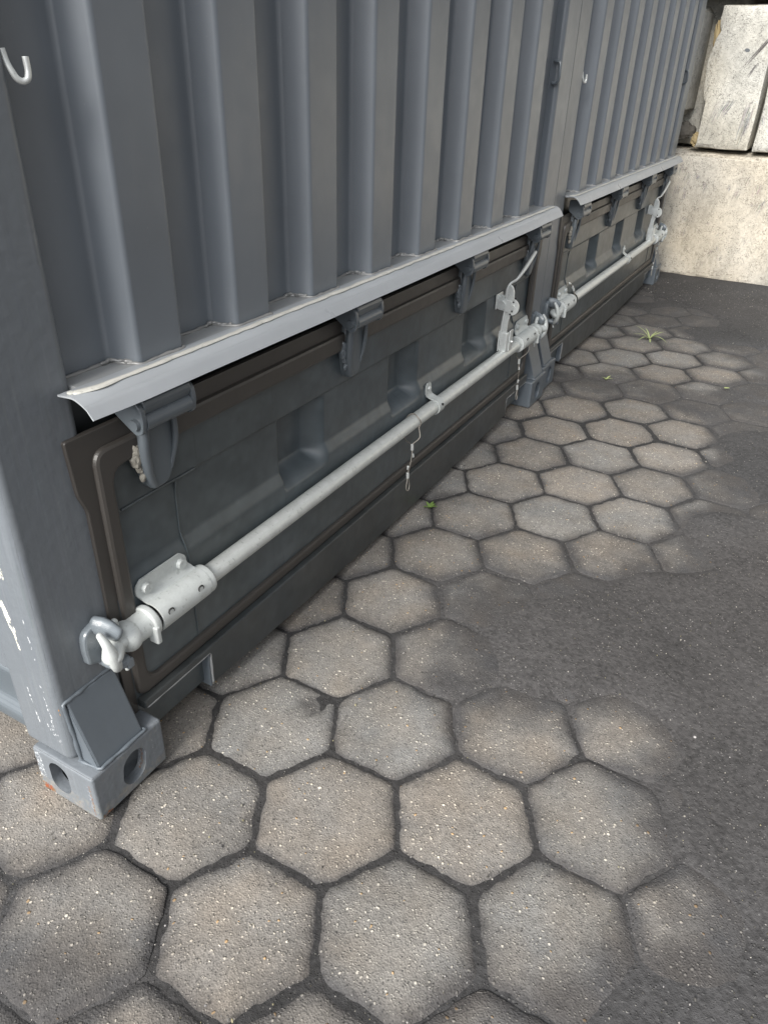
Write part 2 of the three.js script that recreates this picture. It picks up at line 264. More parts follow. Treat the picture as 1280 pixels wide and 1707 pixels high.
function cover(x, z) {                                          // 0 swept paving ... 1 deep grit
  const u = (x - CG.x0) / CG.dx, v = (z - CG.z0) / CG.dx; if (u < 0 || v < 0 || u >= CG.nx - 1 || v >= CG.nz - 1) return z > 0.9 || x > 4.5 ? 1 : 0.35;
  const i = Math.floor(u), j = Math.floor(v), a = u - i, b = v - j, D = CG.d, o = j * CG.nx + i;
  const c = (D[o] * (1 - a) + D[o + 1] * a) * (1 - b) + (D[o + CG.nx] * (1 - a) + D[o + CG.nx + 1] * a) * b;
  return clamp(c + 0.22 * (fbm(x * 9 + 3, z * 9 + 8, 3) - 0.5) * (0.3 + 2 * c * (1 - c)));
}
function dirtY(x, z) { const c = cover(x, z); return lerp(-0.0085, 0.0075, sstep(0.66, 1, c)) + 0.004 * (fbm(x * 6, z * 6, 3) - 0.5) + 0.0022 * (fbm(x * 45, z * 45, 2) - 0.5); }

// ---------------------------------------------------------------- ground sheet
M.dirt = new THREE.MeshStandardMaterial({ map: DIRT_T, bumpMap: DIRT_B, bumpScale: 0.0045, roughness: 0.95, vertexColors: true });
{
  const axis = (a, b, st, far) => { const r = []; for (const q of far.slice().reverse()) r.push(a - q); for (let v = a; v <= b + 1e-6; v += st) r.push(v); for (const q of far) r.push(b + q); return r; };
  const far = [0.06, 0.15, 0.35, 0.8, 2, 5, 12, 30, 80, 200], xs = axis(-1, 5.5, 0.0175, far), zs = axis(-0.45, 1.8, 0.0175, far), n = xs.length, m = zs.length, pos = [], uv = [], col = [], idx = [];
  for (const z of zs) for (const x of xs) {
    const near = x > -1.5 && x < 6 && z > -0.8 && z < 2.2;
    pos.push(x, near ? dirtY(x, z) : 0.004, z); uv.push(x / 0.85, z / 0.85);
    const k = (0.62 + 0.72 * fbm(x * 2.2, z * 2.2, 4)) * lerp(1, 3.2, sstep(-1.0, -2.4, x)) * lerp(1, 0.72, sstep(3.4, 4.6, x)) * (near ? lerp(0.5, 1, sstep(0.1, 0.7, cover(x, z))) : 1), w = fbm(x * 1.3 + 9, z * 1.3, 2) - 0.5; col.push(k * (1 + 0.12 * w), k, k * (1 - 0.1 * w));
  }
  for (let j = 0; j < m - 1; j++) for (let i = 0; i < n - 1; i++) { const a = j * n + i; idx.push(a, a + n, a + 1, a + 1, a + n, a + n + 1); }
  const g = new THREE.BufferGeometry(); g.setAttribute('position', new THREE.Float32BufferAttribute(pos, 3)); g.setAttribute('uv', new THREE.Float32BufferAttribute(uv, 2)); g.setAttribute('color', new THREE.Float32BufferAttribute(col, 3)); g.setIndex(idx); g.computeVertexNormals();
  const o = obj('ground', g, M.dirt); o.userData = { kind: 'structure', label: 'dark grey grit and dirt lying over and between the hexagonal pavers' };
}

// ---------------------------------------------------------------- hexagonal pavers
M.paver = new THREE.MeshStandardMaterial({ map: PAVER_T, bumpMap: PAVER_B, bumpScale: 0.0028, roughness: 0.9, vertexColors: true });
const HA = 0.1548, HPHI = 0.01568, HO = [0.09989, 0.58747], HD = HA * Math.sqrt(3);
const pavement = new THREE.Group(); pavement.name = 'pavement'; pavement.userData = { kind: 'structure', label: 'worn hexagonal concrete pavers with dark dirty joints' }; scene.add(pavement);
const CHIPS = [[0.470, 0.175, 0.04, 0.0075], [0.63, 0.735, 0.022, 0.006]];
function makePaver(cx, cz, near) {
  const NS = near ? 72 : 36, rings = [0, 0.25, 0.45, 0.62, 0.74, 0.82, 0.88, 0.925, 0.955, 0.978, 0.992, 1, 1];
  const pos = [], uv = [], col = [], idx = [], ph = rnd() * 100, tilt = [rr(-0.008, 0.008), rr(-0.008, 0.008)], dy = rr(-0.002, 0.0025), ua = Math.floor(rnd() * 6) * Math.PI / 3 + rnd(), uo = [rnd(), rnd()], tone = rr(0.88, 1.08), warm = rr(-0.03, 0.035);
  const ap = HD / 2 - 0.0012, worn = rr(0.6, 1.3), cA = Math.cos(ua), sA = Math.sin(ua);
  const corner = [0, 1, 2, 3, 4, 5].map(() => rr(0.95, 0.995));
  for (let k = 0; k < rings.length; k++) for (let s = 0; s < NS; s++) {
    const th = s / NS * Math.PI * 2, sec = Math.PI / 3, q = ((th - HPHI) % sec + sec) % sec - sec / 2;
    let R = ap / Math.cos(q);                                     // a flat side faces each multiple of 60 degrees
    const lim = HA * corner[Math.floor((((th - HPHI) / sec) % 6 + 6) % 6)]; R = -Math.log(Math.exp(-R * 380) + Math.exp(-lim * 380)) / 380;
    const en = vn(Math.cos(th) * 5 + ph, Math.sin(th) * 5 + ph) - 0.5, en2 = vn(Math.cos(th) * 16 + ph, Math.sin(th) * 16 + ph) - 0.5;
    R += 0.0065 * en + 0.0035 * en2 + 0.003 * (vn(Math.cos(th) * 40 + ph, Math.sin(th) * 40 + ph) - 0.5) - 0.0012;
    const r = R * rings[k], thw = th + Math.PI / 6, x = r * Math.cos(thw), z = r * Math.sin(thw);
    const X = cx + x, Z = cz + z, e = (1 - rings[k]) * R;          // distance in from the edge
    let y = dy + tilt[0] * x + tilt[1] * z - 0.006 * worn * Math.exp(-e / 0.009) - 0.0045 * Math.exp(-e / 0.045) + 0.0018 * (fbm(X * 25, Z * 25, 2) - 0.5);
    let chip = 0; for (const [a, b, rad, dep] of CHIPS) { const d = Math.hypot(X - a, Z - b) / rad; if (d < 1.3) { const kk = sstep(1.2, 0.5, d + 0.5 * (vn(X * 60, Z * 60) - 0.5)); y -= dep * kk; chip = Math.max(chip, kk); } }
    if (k === rings.length - 1) y = -0.05;
    pos.push(X, y, Z); uv.push((x * cA - z * sA) / 0.9 + uo[0], (x * sA + z * cA) / 0.9 + uo[1]);
    const c = cover(X, Z), mott = fbm(X * 8 + ph, Z * 8, 4) - 0.5, grime = clamp(Math.max(sstep(0.2, 0.78, c + 0.22 * (fbm(X * 30, Z * 30, 2) - 0.5)), 0.85 * Math.exp(-e / (0.004 + 0.007 * vn(X * 11, Z * 11) + 0.06 * c)) + (0.26 + 0.3 * c) * Math.exp(-e / (0.03 + 0.03 * c)) + (fbm(X * 14, Z * 14, 3) - 0.42) * 0.42 + mott * 0.25, chip * 0.72));
    const f = tone * (0.93 + 0.14 * fbm(X * 5, Z * 5, 2));
    col.push(lerp(f * (1 + warm), 0.285, grime), lerp(f, 0.29, grime), lerp(f * (1 - warm), 0.315, grime));
  }
  for (let k = 0; k < rings.length - 1; k++) for (let s = 0; s < NS; s++) { const a = k * NS + s, b = k * NS + (s + 1) % NS; if (k) idx.push(a, b, a + NS); idx.push(b, b + NS, a + NS); }
  const g = new THREE.BufferGeometry(); g.setAttribute('position', new THREE.Float32BufferAttribute(pos, 3)); g.setAttribute('uv', new THREE.Float32BufferAttribute(uv, 2)); g.setAttribute('color', new THREE.Float32BufferAttribute(col, 3)); g.setIndex(idx); g.computeVertexNormals(); return g;
}
{
  const c = Math.cos(HPHI), s = Math.sin(HPHI); let np = 0;
  for (let j = -7; j <= 5; j++) for (let i = -6; i <= 22; i++) {
    const u = i * HD + (((j % 2) + 2) % 2) * HD / 2, w = j * 1.5 * HA, x = HO[0] + u * c - w * s, z = HO[1] + u * s + w * c;
    if (x < -0.75 || x > 5.5 || z < -0.5 || z > 1.35 || (z < -0.3 && x > 0.3)) continue;
    let mn = 1; for (let a = 0; a < 7; a++) mn = Math.min(mn, cover(x + (a ? 0.11 * Math.cos(a) : 0), z + (a ? 0.11 * Math.sin(a) : 0)));
    if (mn > 0.96) continue;
    obj(np ? `paver_${String(np).padStart(3, '0')}` : 'paver', makePaver(x, z, x < 2.2), M.paver, pavement); np++;
  }
  console.log('pavers', np);
}
{                                                                 // loose grit and small stones
  const g = new THREE.IcosahedronGeometry(1, 0), N = 15000, mats = new THREE.MeshStandardMaterial({ roughness: 0.85 });
  const im = new THREE.InstancedMesh(g, mats, N), m4 = new THREE.Matrix4(), q = new THREE.Quaternion(), e = new THREE.Euler(), C = new THREE.Color(); let k = 0;
  while (k < N) {
    const x = Math.pow(rnd(), 1.5) * 5.6 - 0.35, z = rr(-0.12, 1.5), c = cover(x, z); if (rnd() > 0.42 + 0.58 * c) continue;
    const big = rnd() < 0.035, r = (big ? rr(0.0018, 0.0032) : rr(0.0006, 0.0018)) * (x > 4.6 ? 1.5 : 1), y = Math.max(dirtY(x, z), c > 0.5 ? -0.05 : -0.001);
    q.setFromEuler(e.set(rnd() * 6, rnd() * 6, rnd() * 6)); m4.compose(new THREE.Vector3(x, y + r * 0.3, z), q, new THREE.Vector3(r, r * rr(0.5, 0.9), r * rr(0.6, 1.3)));
    im.setMatrixAt(k, m4); const t = rnd(), b = t < 0.72 ? rr(0.03, 0.12) : rr(0.12, 0.30), wv = rnd() < 0.08 ? 0.55 : rr(0.8, 0.95); im.setColorAt(k, C.setRGB(b, b * lerp(0.96, 0.85, 1 - wv), b * wv)); k++;
  }
  im.name = 'grit'; im.castShadow = im.receiveShadow = true; im.userData = { kind: 'stuff', label: 'loose pale stones and grit scattered over the dirty paving', category: 'grit' }; scene.add(im);
}

// ---------------------------------------------------------------- storage container
const L = 2.565, HT = 2.44, YB = 0.815;
function containerCanvas() {                                      // scrapes and rust on the near corner post
  const W = 512, H = 1024, c = document.createElement('canvas'); c.width = W; c.height = H; const g = c.getContext('2d');
  g.fillStyle = 'rgb(103,108,113)'; g.fillRect(0, 0, W, H);
  const P = (z, y) => [(z + 0.25) / 0.5 * W, (1 - y) * H];
  for (let i = 0; i < 900; i++) { g.fillStyle = `rgba(${rnd() < 0.5 ? '150,154,158' : '70,74,78'},${rr(0.02, 0.09)})`; g.fillRect(rnd() * W, rnd() * H, rr(1, 4), rr(20, 160)); }
  return { c, g, P };
}
const postTex = (() => {
  const { c, g, P } = containerCanvas();
  const scrape = (pts, w, col, n) => { for (let i = 0; i < n; i++) { const k = rnd() * (pts.length - 1), a = pts[Math.floor(k)], b = pts[Math.min(pts.length - 1, Math.floor(k) + 1)], t = k % 1, [x, y] = P(lerp(a[0], b[0], t) + rr(-w, w), lerp(a[1], b[1], t)); if (vn(x * 0.35, y * 0.12) < 0.42) continue; g.fillStyle = col(); g.beginPath(); g.ellipse(x, y, rr(0.4, 1.3), rr(0.6, 3.4), rr(-0.3, 0.1), 0, 7); g.fill(); } };
  const cream = () => `rgba(255,${Math.floor(rr(245, 255))},${Math.floor(rr(205, 245))},${rr(0.6, 1)})`;
  const white = () => `rgba(255,255,255,${rr(0.3, 0.8)})`;
  scrape([[-0.105, 0.70], [-0.108, 0.6], [-0.118, 0.52]], 0.006, cream, 260);
  scrape([[-0.140, 0.47], [-0.132, 0.435], [-0.127, 0.41]], 0.006, cream, 420); scrape([[-0.128, 0.42], [-0.123, 0.37]], 0.0022, cream, 130);
  scrape([[-0.09, 0.45], [-0.088, 0.36]], 0.002, white, 14); scrape([[-0.092, 0.3], [-0.086, 0.19]], 0.003, white, 60); scrape([[-0.135, 0.28], [-0.125, 0.18]], 0.0015, white, 34);
  scrape([[-0.17, 0.11], [-0.155, 0.04]], 0.006, white, 160); scrape([[-0.1, 0.2], [-0.075, 0.16]], 0.008, white, 30);
  const rust = () => `rgba(${Math.floor(rr(200, 255))},${Math.floor(rr(120, 170))},${Math.floor(rr(50, 90))},${rr(0.4, 0.95)})`;
  scrape([[-0.062, 0.25], [-0.06, 0.235]], 0.004, rust, 26);
  const t = new THREE.CanvasTexture(c); t.colorSpace = THREE.SRGBColorSpace; t.repeat.set(2, 1); t.offset.set(0.5, 0); t.wrapS = t.wrapT = THREE.RepeatWrapping; return t;
})();
M.post = new THREE.MeshStandardMaterial({ map: postTex, roughnessMap: PAINT_R, roughness: 0.9, bumpMap: PAINT_B, bumpScale: 0.0006 });

M.castNear = (() => {
  const { c, g, P } = containerCanvas(), W = 512, H = 1024;
  const dab = (z0, z1, y0, y1, n, col, sz) => { for (let i = 0; i < n; i++) { const [x, y] = P(rr(z0, z1), rr(y0, y1)); g.fillStyle = col(); g.beginPath(); g.ellipse(x, y, sz * rr(0.4, 1.3), sz * rr(0.4, 1.5), rnd() * 3, 0, 7); g.fill(); } };
  const rust = () => `rgba(${Math.floor(rr(95, 150))},${Math.floor(rr(55, 85))},${Math.floor(rr(30, 50))},${rr(0.15, 0.6)})`, white = () => `rgba(215,220,220,${rr(0.2, 0.75)})`, dust = () => `rgba(150,140,125,${rr(0.03, 0.14)})`;
  dab(-0.165, 0, 0, 0.045, 260, dust, 5); dab(0, 0.18, 0, 0.03, 200, dust, 5);
  dab(-0.165, -0.125, 0.0, 0.022, 170, rust, 2.6); dab(-0.166, -0.155, 0.02, 0.09, 60, rust, 1.6); dab(-0.157, -0.14, 0.04, 0.112, 130, white, 1.4); dab(-0.014, -0.009, 0.015, 0.095, 90, rust, 1.2); dab(-0.018, -0.012, 0.03, 0.09, 26, white, 0.9);
  dab(0.006, 0.03, 0.0, 0.012, 70, rust, 1.8); dab(0.145, 0.15, 0.04, 0.09, 16, white, 0.9); dab(0.02, 0.16, 0.085, 0.115, 60, dust, 3); dab(-0.06, -0.05, 0.0, 0.05, 20, rust, 1);
  const t = new THREE.CanvasTexture(c); t.colorSpace = THREE.SRGBColorSpace; t.repeat.set(2, 1); t.offset.set(0.5, 0); t.wrapS = t.wrapT = THREE.RepeatWrapping;
  return new THREE.MeshStandardMaterial({ map: t, roughnessMap: PAINT_R, roughness: 1.1, bumpMap: PAINT_B, bumpScale: 0.0012 });
})();
function cornerCasting() {                                        // hollow cast block with oval openings
  const ev = new Evaluator(); ev.attributes = ['position', 'normal'];
  const B = (g) => { const h = clean(g); h.deleteAttribute('uv'); const b = new Brush(h); b.updateMatrixWorld(); return b; };
  const oval = (w, h, rot, d) => { const s = new THREE.Shape(), r = w / 2, k = (h - w) / 2; s.absarc(0, k, r, 0, Math.PI, false); s.absarc(0, -k, r, Math.PI, Math.PI * 2, false); const g = new THREE.ExtrudeGeometry(s, { depth: d, bevelEnabled: false, curveSegments: 12 }); g.rotateZ(rot); g.translate(0, 0, -d / 2); return g; };
  let a = B(rbox(0, 0.178, 0.002, 0.118, -0.162, 0, 0.0065, 4));
  a = ev.evaluate(a, B(rbox(0.022, 0.156, 0.02, 0.1, -0.142, -0.022, 0.006)), SUBTRACTION);
  const s = oval(0.058, 0.078, -0.16, 0.1); s.translate(0.097, 0.06, 0); a = ev.evaluate(a, B(s), SUBTRACTION);
  const e = oval(0.052, 0.078, 0, 0.1); e.rotateY(Math.PI / 2); e.translate(0, 0.066, -0.096); a = ev.evaluate(a, B(e), SUBTRACTION);
  const g = a.geometry; g.setAttribute('uv', new THREE.BufferAttribute(new Float32Array(g.attributes.position.count * 2), 2)); return clean(g);
}
const CAST = cornerCasting();
const mirX = (g) => { const h = clean(g.clone()); h.scale(-1, 1, 1); h.translate(L, 0, 0); const p = h.attributes.position, n = h.attributes.normal; for (let i = 0; i < p.count; i += 3) for (const A of [p, n]) { const t = [A.getX(i + 1), A.getY(i + 1), A.getZ(i + 1)]; A.setXYZ(i + 1, A.getX(i + 2), A.getY(i + 2), A.getZ(i + 2)); A.setXYZ(i + 2, ...t); } return h; };

const ZI = -0.096, ZO = -0.045, ZP = -0.060;
function wallProfile() {                                          // [x, z] along the corrugated wall
  const P = [[0.15, ZI]]; const x0 = 0.402, pit = 0.2566, flat = 0.104, sl = 0.022;
  for (let k = 0; k < 8; k++) { const f = x0 + k * pit, e = f - flat; P.push([e - sl, ZI], [e, ZO], [f, ZO], [f + sl, ZI]); }
  P.push([L - 0.15, ZI]); return P;
}
function fillet(P, r, n = 6) { const o = [P[0]]; for (let i = 1; i < P.length - 1; i++) { const a = new THREE.Vector2(...P[i - 1]), b = new THREE.Vector2(...P[i]), c = new THREE.Vector2(...P[i + 1]), d1 = a.sub(b), d2 = c.sub(b), q = Math.min(r, d1.length() * 0.45, d2.length() * 0.45); d1.setLength(q); d2.setLength(q); for (let k = 0; k <= n; k++) { const t = k / n; o.push([b.x + d1.x * (1 - t) * (1 - t) + d2.x * t * t, b.y + d1.y * (1 - t) * (1 - t) + d2.y * t * t]); } } o.push(P[P.length - 1]); return o; }
function wallSheet(prof, y0, y1) {
  const ny = 14, n = prof.length, pos = [], uv = [], idx = []; let s = 0;
  const S = prof.map((p, i) => (s += i ? Math.hypot(p[0] - prof[i - 1][0], p[1] - prof[i - 1][1]) : 0));
  for (let j = 0; j <= ny; j++) for (let i = 0; i < n; i++) { const y = lerp(y0, y1, j / ny), wob = 0.0022 * (fbm(S[i] * 3.1, y * 2.3, 2) - 0.5); pos.push(prof[i][0], y, prof[i][1] + wob); uv.push(S[i], y); }
  for (let j = 0; j < ny; j++) for (let i = 0; i < n - 1; i++) { const a = j * n + i; idx.push(a, a + 1, a + n, a + 1, a + n + 1, a + n); }
  const g = new THREE.BufferGeometry(); g.setAttribute('position', new THREE.Float32BufferAttribute(pos, 3)); g.setAttribute('uv', new THREE.Float32BufferAttribute(uv, 2)); g.setIndex(idx); g.computeVertexNormals(); return g;
}
function bead(pts, r, jit, m = 7) {                               // lumpy weld bead
  const P = pts.map((p) => [p[0] + rr(-jit, jit), p[1] + rr(-jit, jit) * 0.6, p[2] + rr(-jit, jit)]); return vtube(P, P.map(() => r * rr(0.6, 1.35)), { n: P.length * 2, m });
}
function densify(P, st) { const o = []; for (let i = 0; i < P.length - 1; i++) { const d = Math.hypot(...P[i].map((v, k) => P[i + 1][k] - v)), n = Math.max(1, Math.round(d / st)); for (let k = 0; k < n; k++) o.push(P[i].map((v, q) => lerp(v, P[i + 1][q], k / n))); } o.push(P[P.length - 1]); return o; }

const POCK = [[0.69, 0.885], [1.215, 1.405], [1.73, 1.935]];
function flapZ(x, y) {
  const up = -0.061, mid = -0.067, low = -0.052;
  let z = y > 0.563 ? up : mid; z = lerp(mid, up, sstep(0.561, 0.566, y)); z = lerp(low, z, sstep(0.395, 0.435, y));
  let p = 0; for (const [a, b] of POCK) p = Math.max(p, sstep(a, a + 0.012, x) * sstep(b, b - 0.05, x));
  const d = p * sstep(0.562, 0.550, y) * sstep(0.375, 0.42, y); z = lerp(z, -0.112, d);
  return z + 0.0016 * (fbm(x * 4, y * 5, 2) - 0.5);
}
function flapSheet() {
  const xs = [], ys = []; for (let x = 0.17; x < L - 0.17; x += 0.004) xs.push(x); for (let y = 0.05; y < 0.735; y += 0.004) ys.push(y);
  const n = xs.length, pos = [], uv = [], idx = []; for (const y of ys) for (const x of xs) { pos.push(x, y, flapZ(x, y)); uv.push(x, y); }
  for (let j = 0; j < ys.length - 1; j++) for (let i = 0; i < n - 1; i++) { const a = j * n + i; idx.push(a, a + 1, a + n, a + 1, a + n + 1, a + n); }
  const g = new THREE.BufferGeometry(); g.setAttribute('position', new THREE.Float32BufferAttribute(pos, 3)); g.setAttribute('uv', new THREE.Float32BufferAttribute(uv, 2)); g.setIndex(idx); g.computeVertexNormals(); return g;
}
const BY = 0.335, BZ = -0.028;                                    // locking bar axis

const HOOKP = [[0.168, 1.26, -0.066], [0.170, 1.245, -0.064], [0.173, 1.235, -0.061], [0.177, 1.2275, -0.059], [0.183, 1.2245, -0.057], [0.189, 1.227, -0.055], [0.192, 1.234, -0.055], [0.192, 1.252, -0.055]];
const KPTS = [[0.129, 0.393], [0.109, 0.389], [0.087, 0.381], [0.081, 0.368], [0.079, 0.345], [0.081, 0.312], [0.100, 0.303], [0.124, 0.300], [0.132, 0.32]];
function makeContainer(label) {
  const t = thing('storage_container', label, 'shipping container', [0, 0, 0]);
  // frame
  const postG = (x0, x1, z0, z1) => rbox(x0, x1, 0.116, HT - 0.1, z0, z1, 0.017, 6);
  obj('corner_post', boxUV(clean(postG(0.010, 0.170, -0.19, ZP))), M.post, t);
  obj('corner_post', boxUV(clean(mirX(postG(0.010, 0.170, -0.19, ZP)))), M.paint, t);
  const back = (g) => { const h = clean(g.clone()); h.applyMatrix4(new THREE.Matrix4().makeRotationY(Math.PI)); h.translate(L, 0, -2.2); return h; };
  obj('corner_post', [back(postG(0.010, 0.170, -0.19, ZP))], M.paint, t); obj('corner_post', [back(mirX(postG(0.010, 0.170, -0.19, ZP)))], M.paint, t);
  const cc = [CAST, mirX(CAST), back(CAST), back(mirX(CAST))];
  cc.forEach((g, i) => obj('corner_casting', [g], i ? M.casting : M.castNear, t));
  for (const g of cc) { const h = g.clone(); h.translate(0, HT - 0.12, 0); obj('corner_casting', [h], M.casting, t); }
  const gus = (() => { const s = [[-0.007, 0.118], [ZP - 0.002, 0.118], [ZP - 0.002, 0.262], [ZP + 0.004, 0.262]].map(([z, y]) => [z, y]); const g = ext(roundPoly(s, 0.003), 0, 0.112, 0.004); g.rotateY(-Math.PI / 2); g.translate(0.137, 0, 0); return g; })();
  obj('gusset', [gus], M.casting, t); obj('gusset', [mirX(gus)], M.casting, t);
  const gw = densify([[0.024, 0.12, -0.05], [0.021, 0.262, ZP + 0.001], [0.139, 0.265, ZP + 0.001]], 0.012), gw2 = densify([[0.022, 0.119, -0.056], [0.026, 0.121, -0.004], [0.139, 0.121, -0.003], [0.141, 0.12, -0.05]], 0.012);
  obj('weld_seam', [bead(gw, 0.0042, 0.0008), bead(gw2, 0.0036, 0.0008)], M.casting, t); obj('weld_seam', [mirX(bead(gw, 0.0042, 0.0008)), mirX(bead(gw2, 0.0036, 0.0008))], M.casting, t);
  // corrugated wall, its rail and welds
  const prof = wallProfile(), fp = fillet(prof, 0.0075, 6);
  const wall = obj('corrugated_wall', wallSheet(fp, YB - 0.006, HT - 0.12), M.paint, t);
  obj('weld_seam', [bead(densify([[0.171, YB + 0.002, -0.088], [0.171, 1.9, -0.088]], 0.014), 0.0045, 0.0016)], M.weldDark, t);
  const wb = densify(prof.slice(0).map(([x, z]) => [clamp(x, 0.175, L - 0.175), YB + 0.001, z + 0.003]), 0.013);
  obj('weld_seam', [bead(wb, 0.0034, 0.0013)], M.weld, t);
  for (let k = 0; k < 8; k++) { const x = 0.402 + 0.2566 * k - 0.104 - 0.026; obj('weld_blob', [bead(densify([[x - 0.012, YB + 0.003, ZI + 0.004], [x + 0.006, YB + 0.005, ZI + 0.006], [x + 0.02, YB + 0.003, ZO - 0.012]], 0.005), 0.0036, 0.0018)], M.weld, t); }
  obj('side_rail', [rbox(0.168, L - 0.168, 0.806, YB, -0.13, -0.012, 0.003)], M.edge, t); obj('rail_web', [rbox(0.168, L - 0.168, 0.66, 0.807, -0.13, -0.088, 0.003)], M.rail, t);
  const dp = fillet([[-0.05, 0.8135], [-0.016, 0.8165], [0.001, 0.8065], [0.016, 0.7835]], 0.016, 6);
  const n0 = dp.length; const dripX = (i) => 0.133 + 0.004 * Math.pow(i / n0, 2);
  obj('drip_edge', [(() => { const g = sheet(dp, 0.003, dripX, (i) => L - dripX(i), 60); const p = g.attributes.position; for (let i = 0; i < p.count; i++) { const x = p.getX(i), low = sstep(0.81, 0.785, p.getY(i)); p.setY(i, p.getY(i) + low * 0.004 * (fbm(x * 3, 2, 2) - 0.5) + (x < 0.24 ? 0.004 * low * (1 - (x - 0.13) / 0.11) : 0)); p.setZ(i, p.getZ(i) + low * 0.004 * (fbm(x * 2.3, 7, 2) - 0.5)); } return g; })()], M.drip, t);
  const sealP = densify([[0.15, 0.8175, -0.028], [0.178, 0.8185, -0.019], [L - 0.17, 0.8185, -0.019]], 0.02);
  obj('sealant_bead', [vtube(sealP.map((p) => [p[0] + rr(-0.003, 0.003), p[1], p[2] + rr(-0.0012, 0.0012)]), sealP.map(() => rr(0.0052, 0.0085)), { n: sealP.length * 2, m: 8, fn: 1, fb: 1 }), ...[0, 1, 2, 3].map((k) => new THREE.IcosahedronGeometry(rr(0.005, 0.008), 2).translate(0.146 + 0.007 * k, 0.818, -0.034 + 0.004 * k))].map((g) => { g = clean(g); const p = g.attributes.position; for (let i = 0; i < p.count; i++) p.setY(i, 0.8175 + (p.getY(i) - 0.8175) * 0.36); g.computeVertexNormals(); return g; }), M.sealant, t);
  // fold-down flap
  const flap = obj('side_flap', flapSheet(), M.flap, t);
  const cr = (x0, x1, y) => vtube(densify([[x0, y, -0.062], [x1, y, -0.062]], 0.05).map((p) => [p[0], p[1] + rr(-0.001, 0.001), flapZ(p[0], p[1]) + 0.001]), 0.0026, { n: 60, m: 6 });
  const vs = (x) => vtube(densify([[x, 0.565, 0], [x, 0.19, 0]], 0.03).map((p) => [p[0] + rr(-0.0007, 0.0007), p[1], flapZ(p[0], p[1]) + 0.0008]), 0.0024, { n: 40, m: 6 });
  obj('weld_seam', [cr(0.222, 0.41, 0.565), vs(0.358), vs(L - 0.358), cr(L - 0.41, L - 0.222, 0.565)], M.flap, flap);
  const outer = [[0.147, 0.09], [L - 0.147, 0.09], [L - 0.147, 0.60], [L - 0.134, 0.635], [L - 0.128, 0.735], [0.128, 0.735], [0.134, 0.635], [0.147, 0.60]];
  const inner = [[0.205, 0.187], [0.205, 0.655], [L - 0.205, 0.655], [L - 0.205, 0.187]];
  obj('flap_gasket', [ext(roundPoly(outer, [0.004, 0.004, 0.01, 0.01, 0.006, 0.006, 0.01, 0.01]), -0.064, -0.0525, 0.002, [roundPoly(inner, 0.035, 5, THREE.Path)], 10),
    (() => { const o2 = [[0.172, 0.152], [L - 0.172, 0.152], [L - 0.172, 0.702], [0.172, 0.702]]; return ext(roundPoly(o2, 0.03), -0.06, -0.043, 0.007, [roundPoly([[0.204, 0.183], [0.204, 0.658], [L - 0.204, 0.658], [L - 0.204, 0.183]], 0.034, 5, THREE.Path)], 10); })()], M.rubber, t);
  // bottom rail with fork pockets
  const nr = []; { const N = 24, sag = (x) => 0.046 - 0.022 * Math.sin(Math.PI * (x - 0.36) / (L - 0.72)); nr.push([0.172, 0.152], [0.172, 0.133], [0.366, 0.133]); for (let i = 0; i <= N; i++) { const x = lerp(0.366, L - 0.40, i / N); nr.push([x, sag(x)]); } nr.push([L - 0.40, 0.115], [L - 0.172, 0.115], [L - 0.172, 0.152]); }
  obj('bottom_rail', [ext(nr, -0.085, -0.030, 0.003)], M.rail, t);
  obj('weld_seam', [bead(densify([[0.178, 0.134, -0.032], [0.366, 0.134, -0.032], [0.366, 0.05, -0.032]], 0.02), 0.0028, 0.0006), bead(densify([[L - 0.4, 0.05, -0.032], [L - 0.4, 0.117, -0.032], [L - 0.178, 0.117, -0.032]], 0.02), 0.0028, 0.0006)], M.edge, t);
  obj('fork_pocket', [rbox(0.358, 0.364, 0.04, 0.133, -0.9, -0.032, 0.001), rbox(0.172, 0.36, 0.133, 0.139, -0.9, -0.034, 0.001), rbox(0.17, 0.176, 0.1, 0.133, -0.9, -0.09, 0.001)], M.casting, t);
  obj('fork_pocket', [rbox(L - 0.398, L - 0.392, 0.04, 0.117, -0.9, -0.032, 0.001), rbox(L - 0.396, L - 0.172, 0.117, 0.123, -0.9, -0.034, 0.001)], M.rail, t);
  obj('floor_frame', [rbox(0.1, L - 0.1, 0.12, 0.2, -2.1, -0.13, 0.004), ...[0.5, 0.9, 1.3, 1.7, 2.05].map((x) => rbox(x, x + 0.05, 0.05, 0.125, -2.1, -0.1, 0.003))], M.rail, t);
  // shell
  obj('container_shell', [rbox(0.06, L - 0.06, 0.18, HT - 0.1, -2.14, -0.13, 0.01)], M.paint, t);
  obj('roof', [rbox(0.02, L - 0.02, HT - 0.13, HT - 0.03, -2.17, -0.03, 0.01)], M.paint, t);
  const er = fillet([[-0.16, 0.245], [0, 0.243], [0.012, 0.235], [0.012, 0.16], [0.03, 0.15], [0.03, 0.118], [-0.1, 0.118]].map(([a, b]) => [a, b]), 0.01, 3);
  const endRail = (() => { const g = ext(er.map(([a, b]) => [-a, b]), 0, 1.81, 0); g.translate(0.055, 0, -2.01); return g; })();
  obj('end_rail', [endRail], M.hinge, t); obj('end_rail', [mirX(endRail)], M.edge, t);
  obj('end_wall', [rbox(0.045, 0.062, 0.24, HT - 0.1, -2.02, -0.18, 0.003)], M.post, t); obj('end_wall', [rbox(L - 0.062, L - 0.045, 0.24, HT - 0.1, -2.02, -0.18, 0.003)], M.paint, t);
  // hinges
  for (const hx of [0.305, 0.985, 1.665, 2.285]) hinge(t, hx);
  lockingBar(t);
  keeper(t, false); keeper(t, true);
  obj('lashing_hook', [vtube(HOOKP, 0.0042, { n: 40, m: 12, cape: 0.15 })], M.zinc, t);
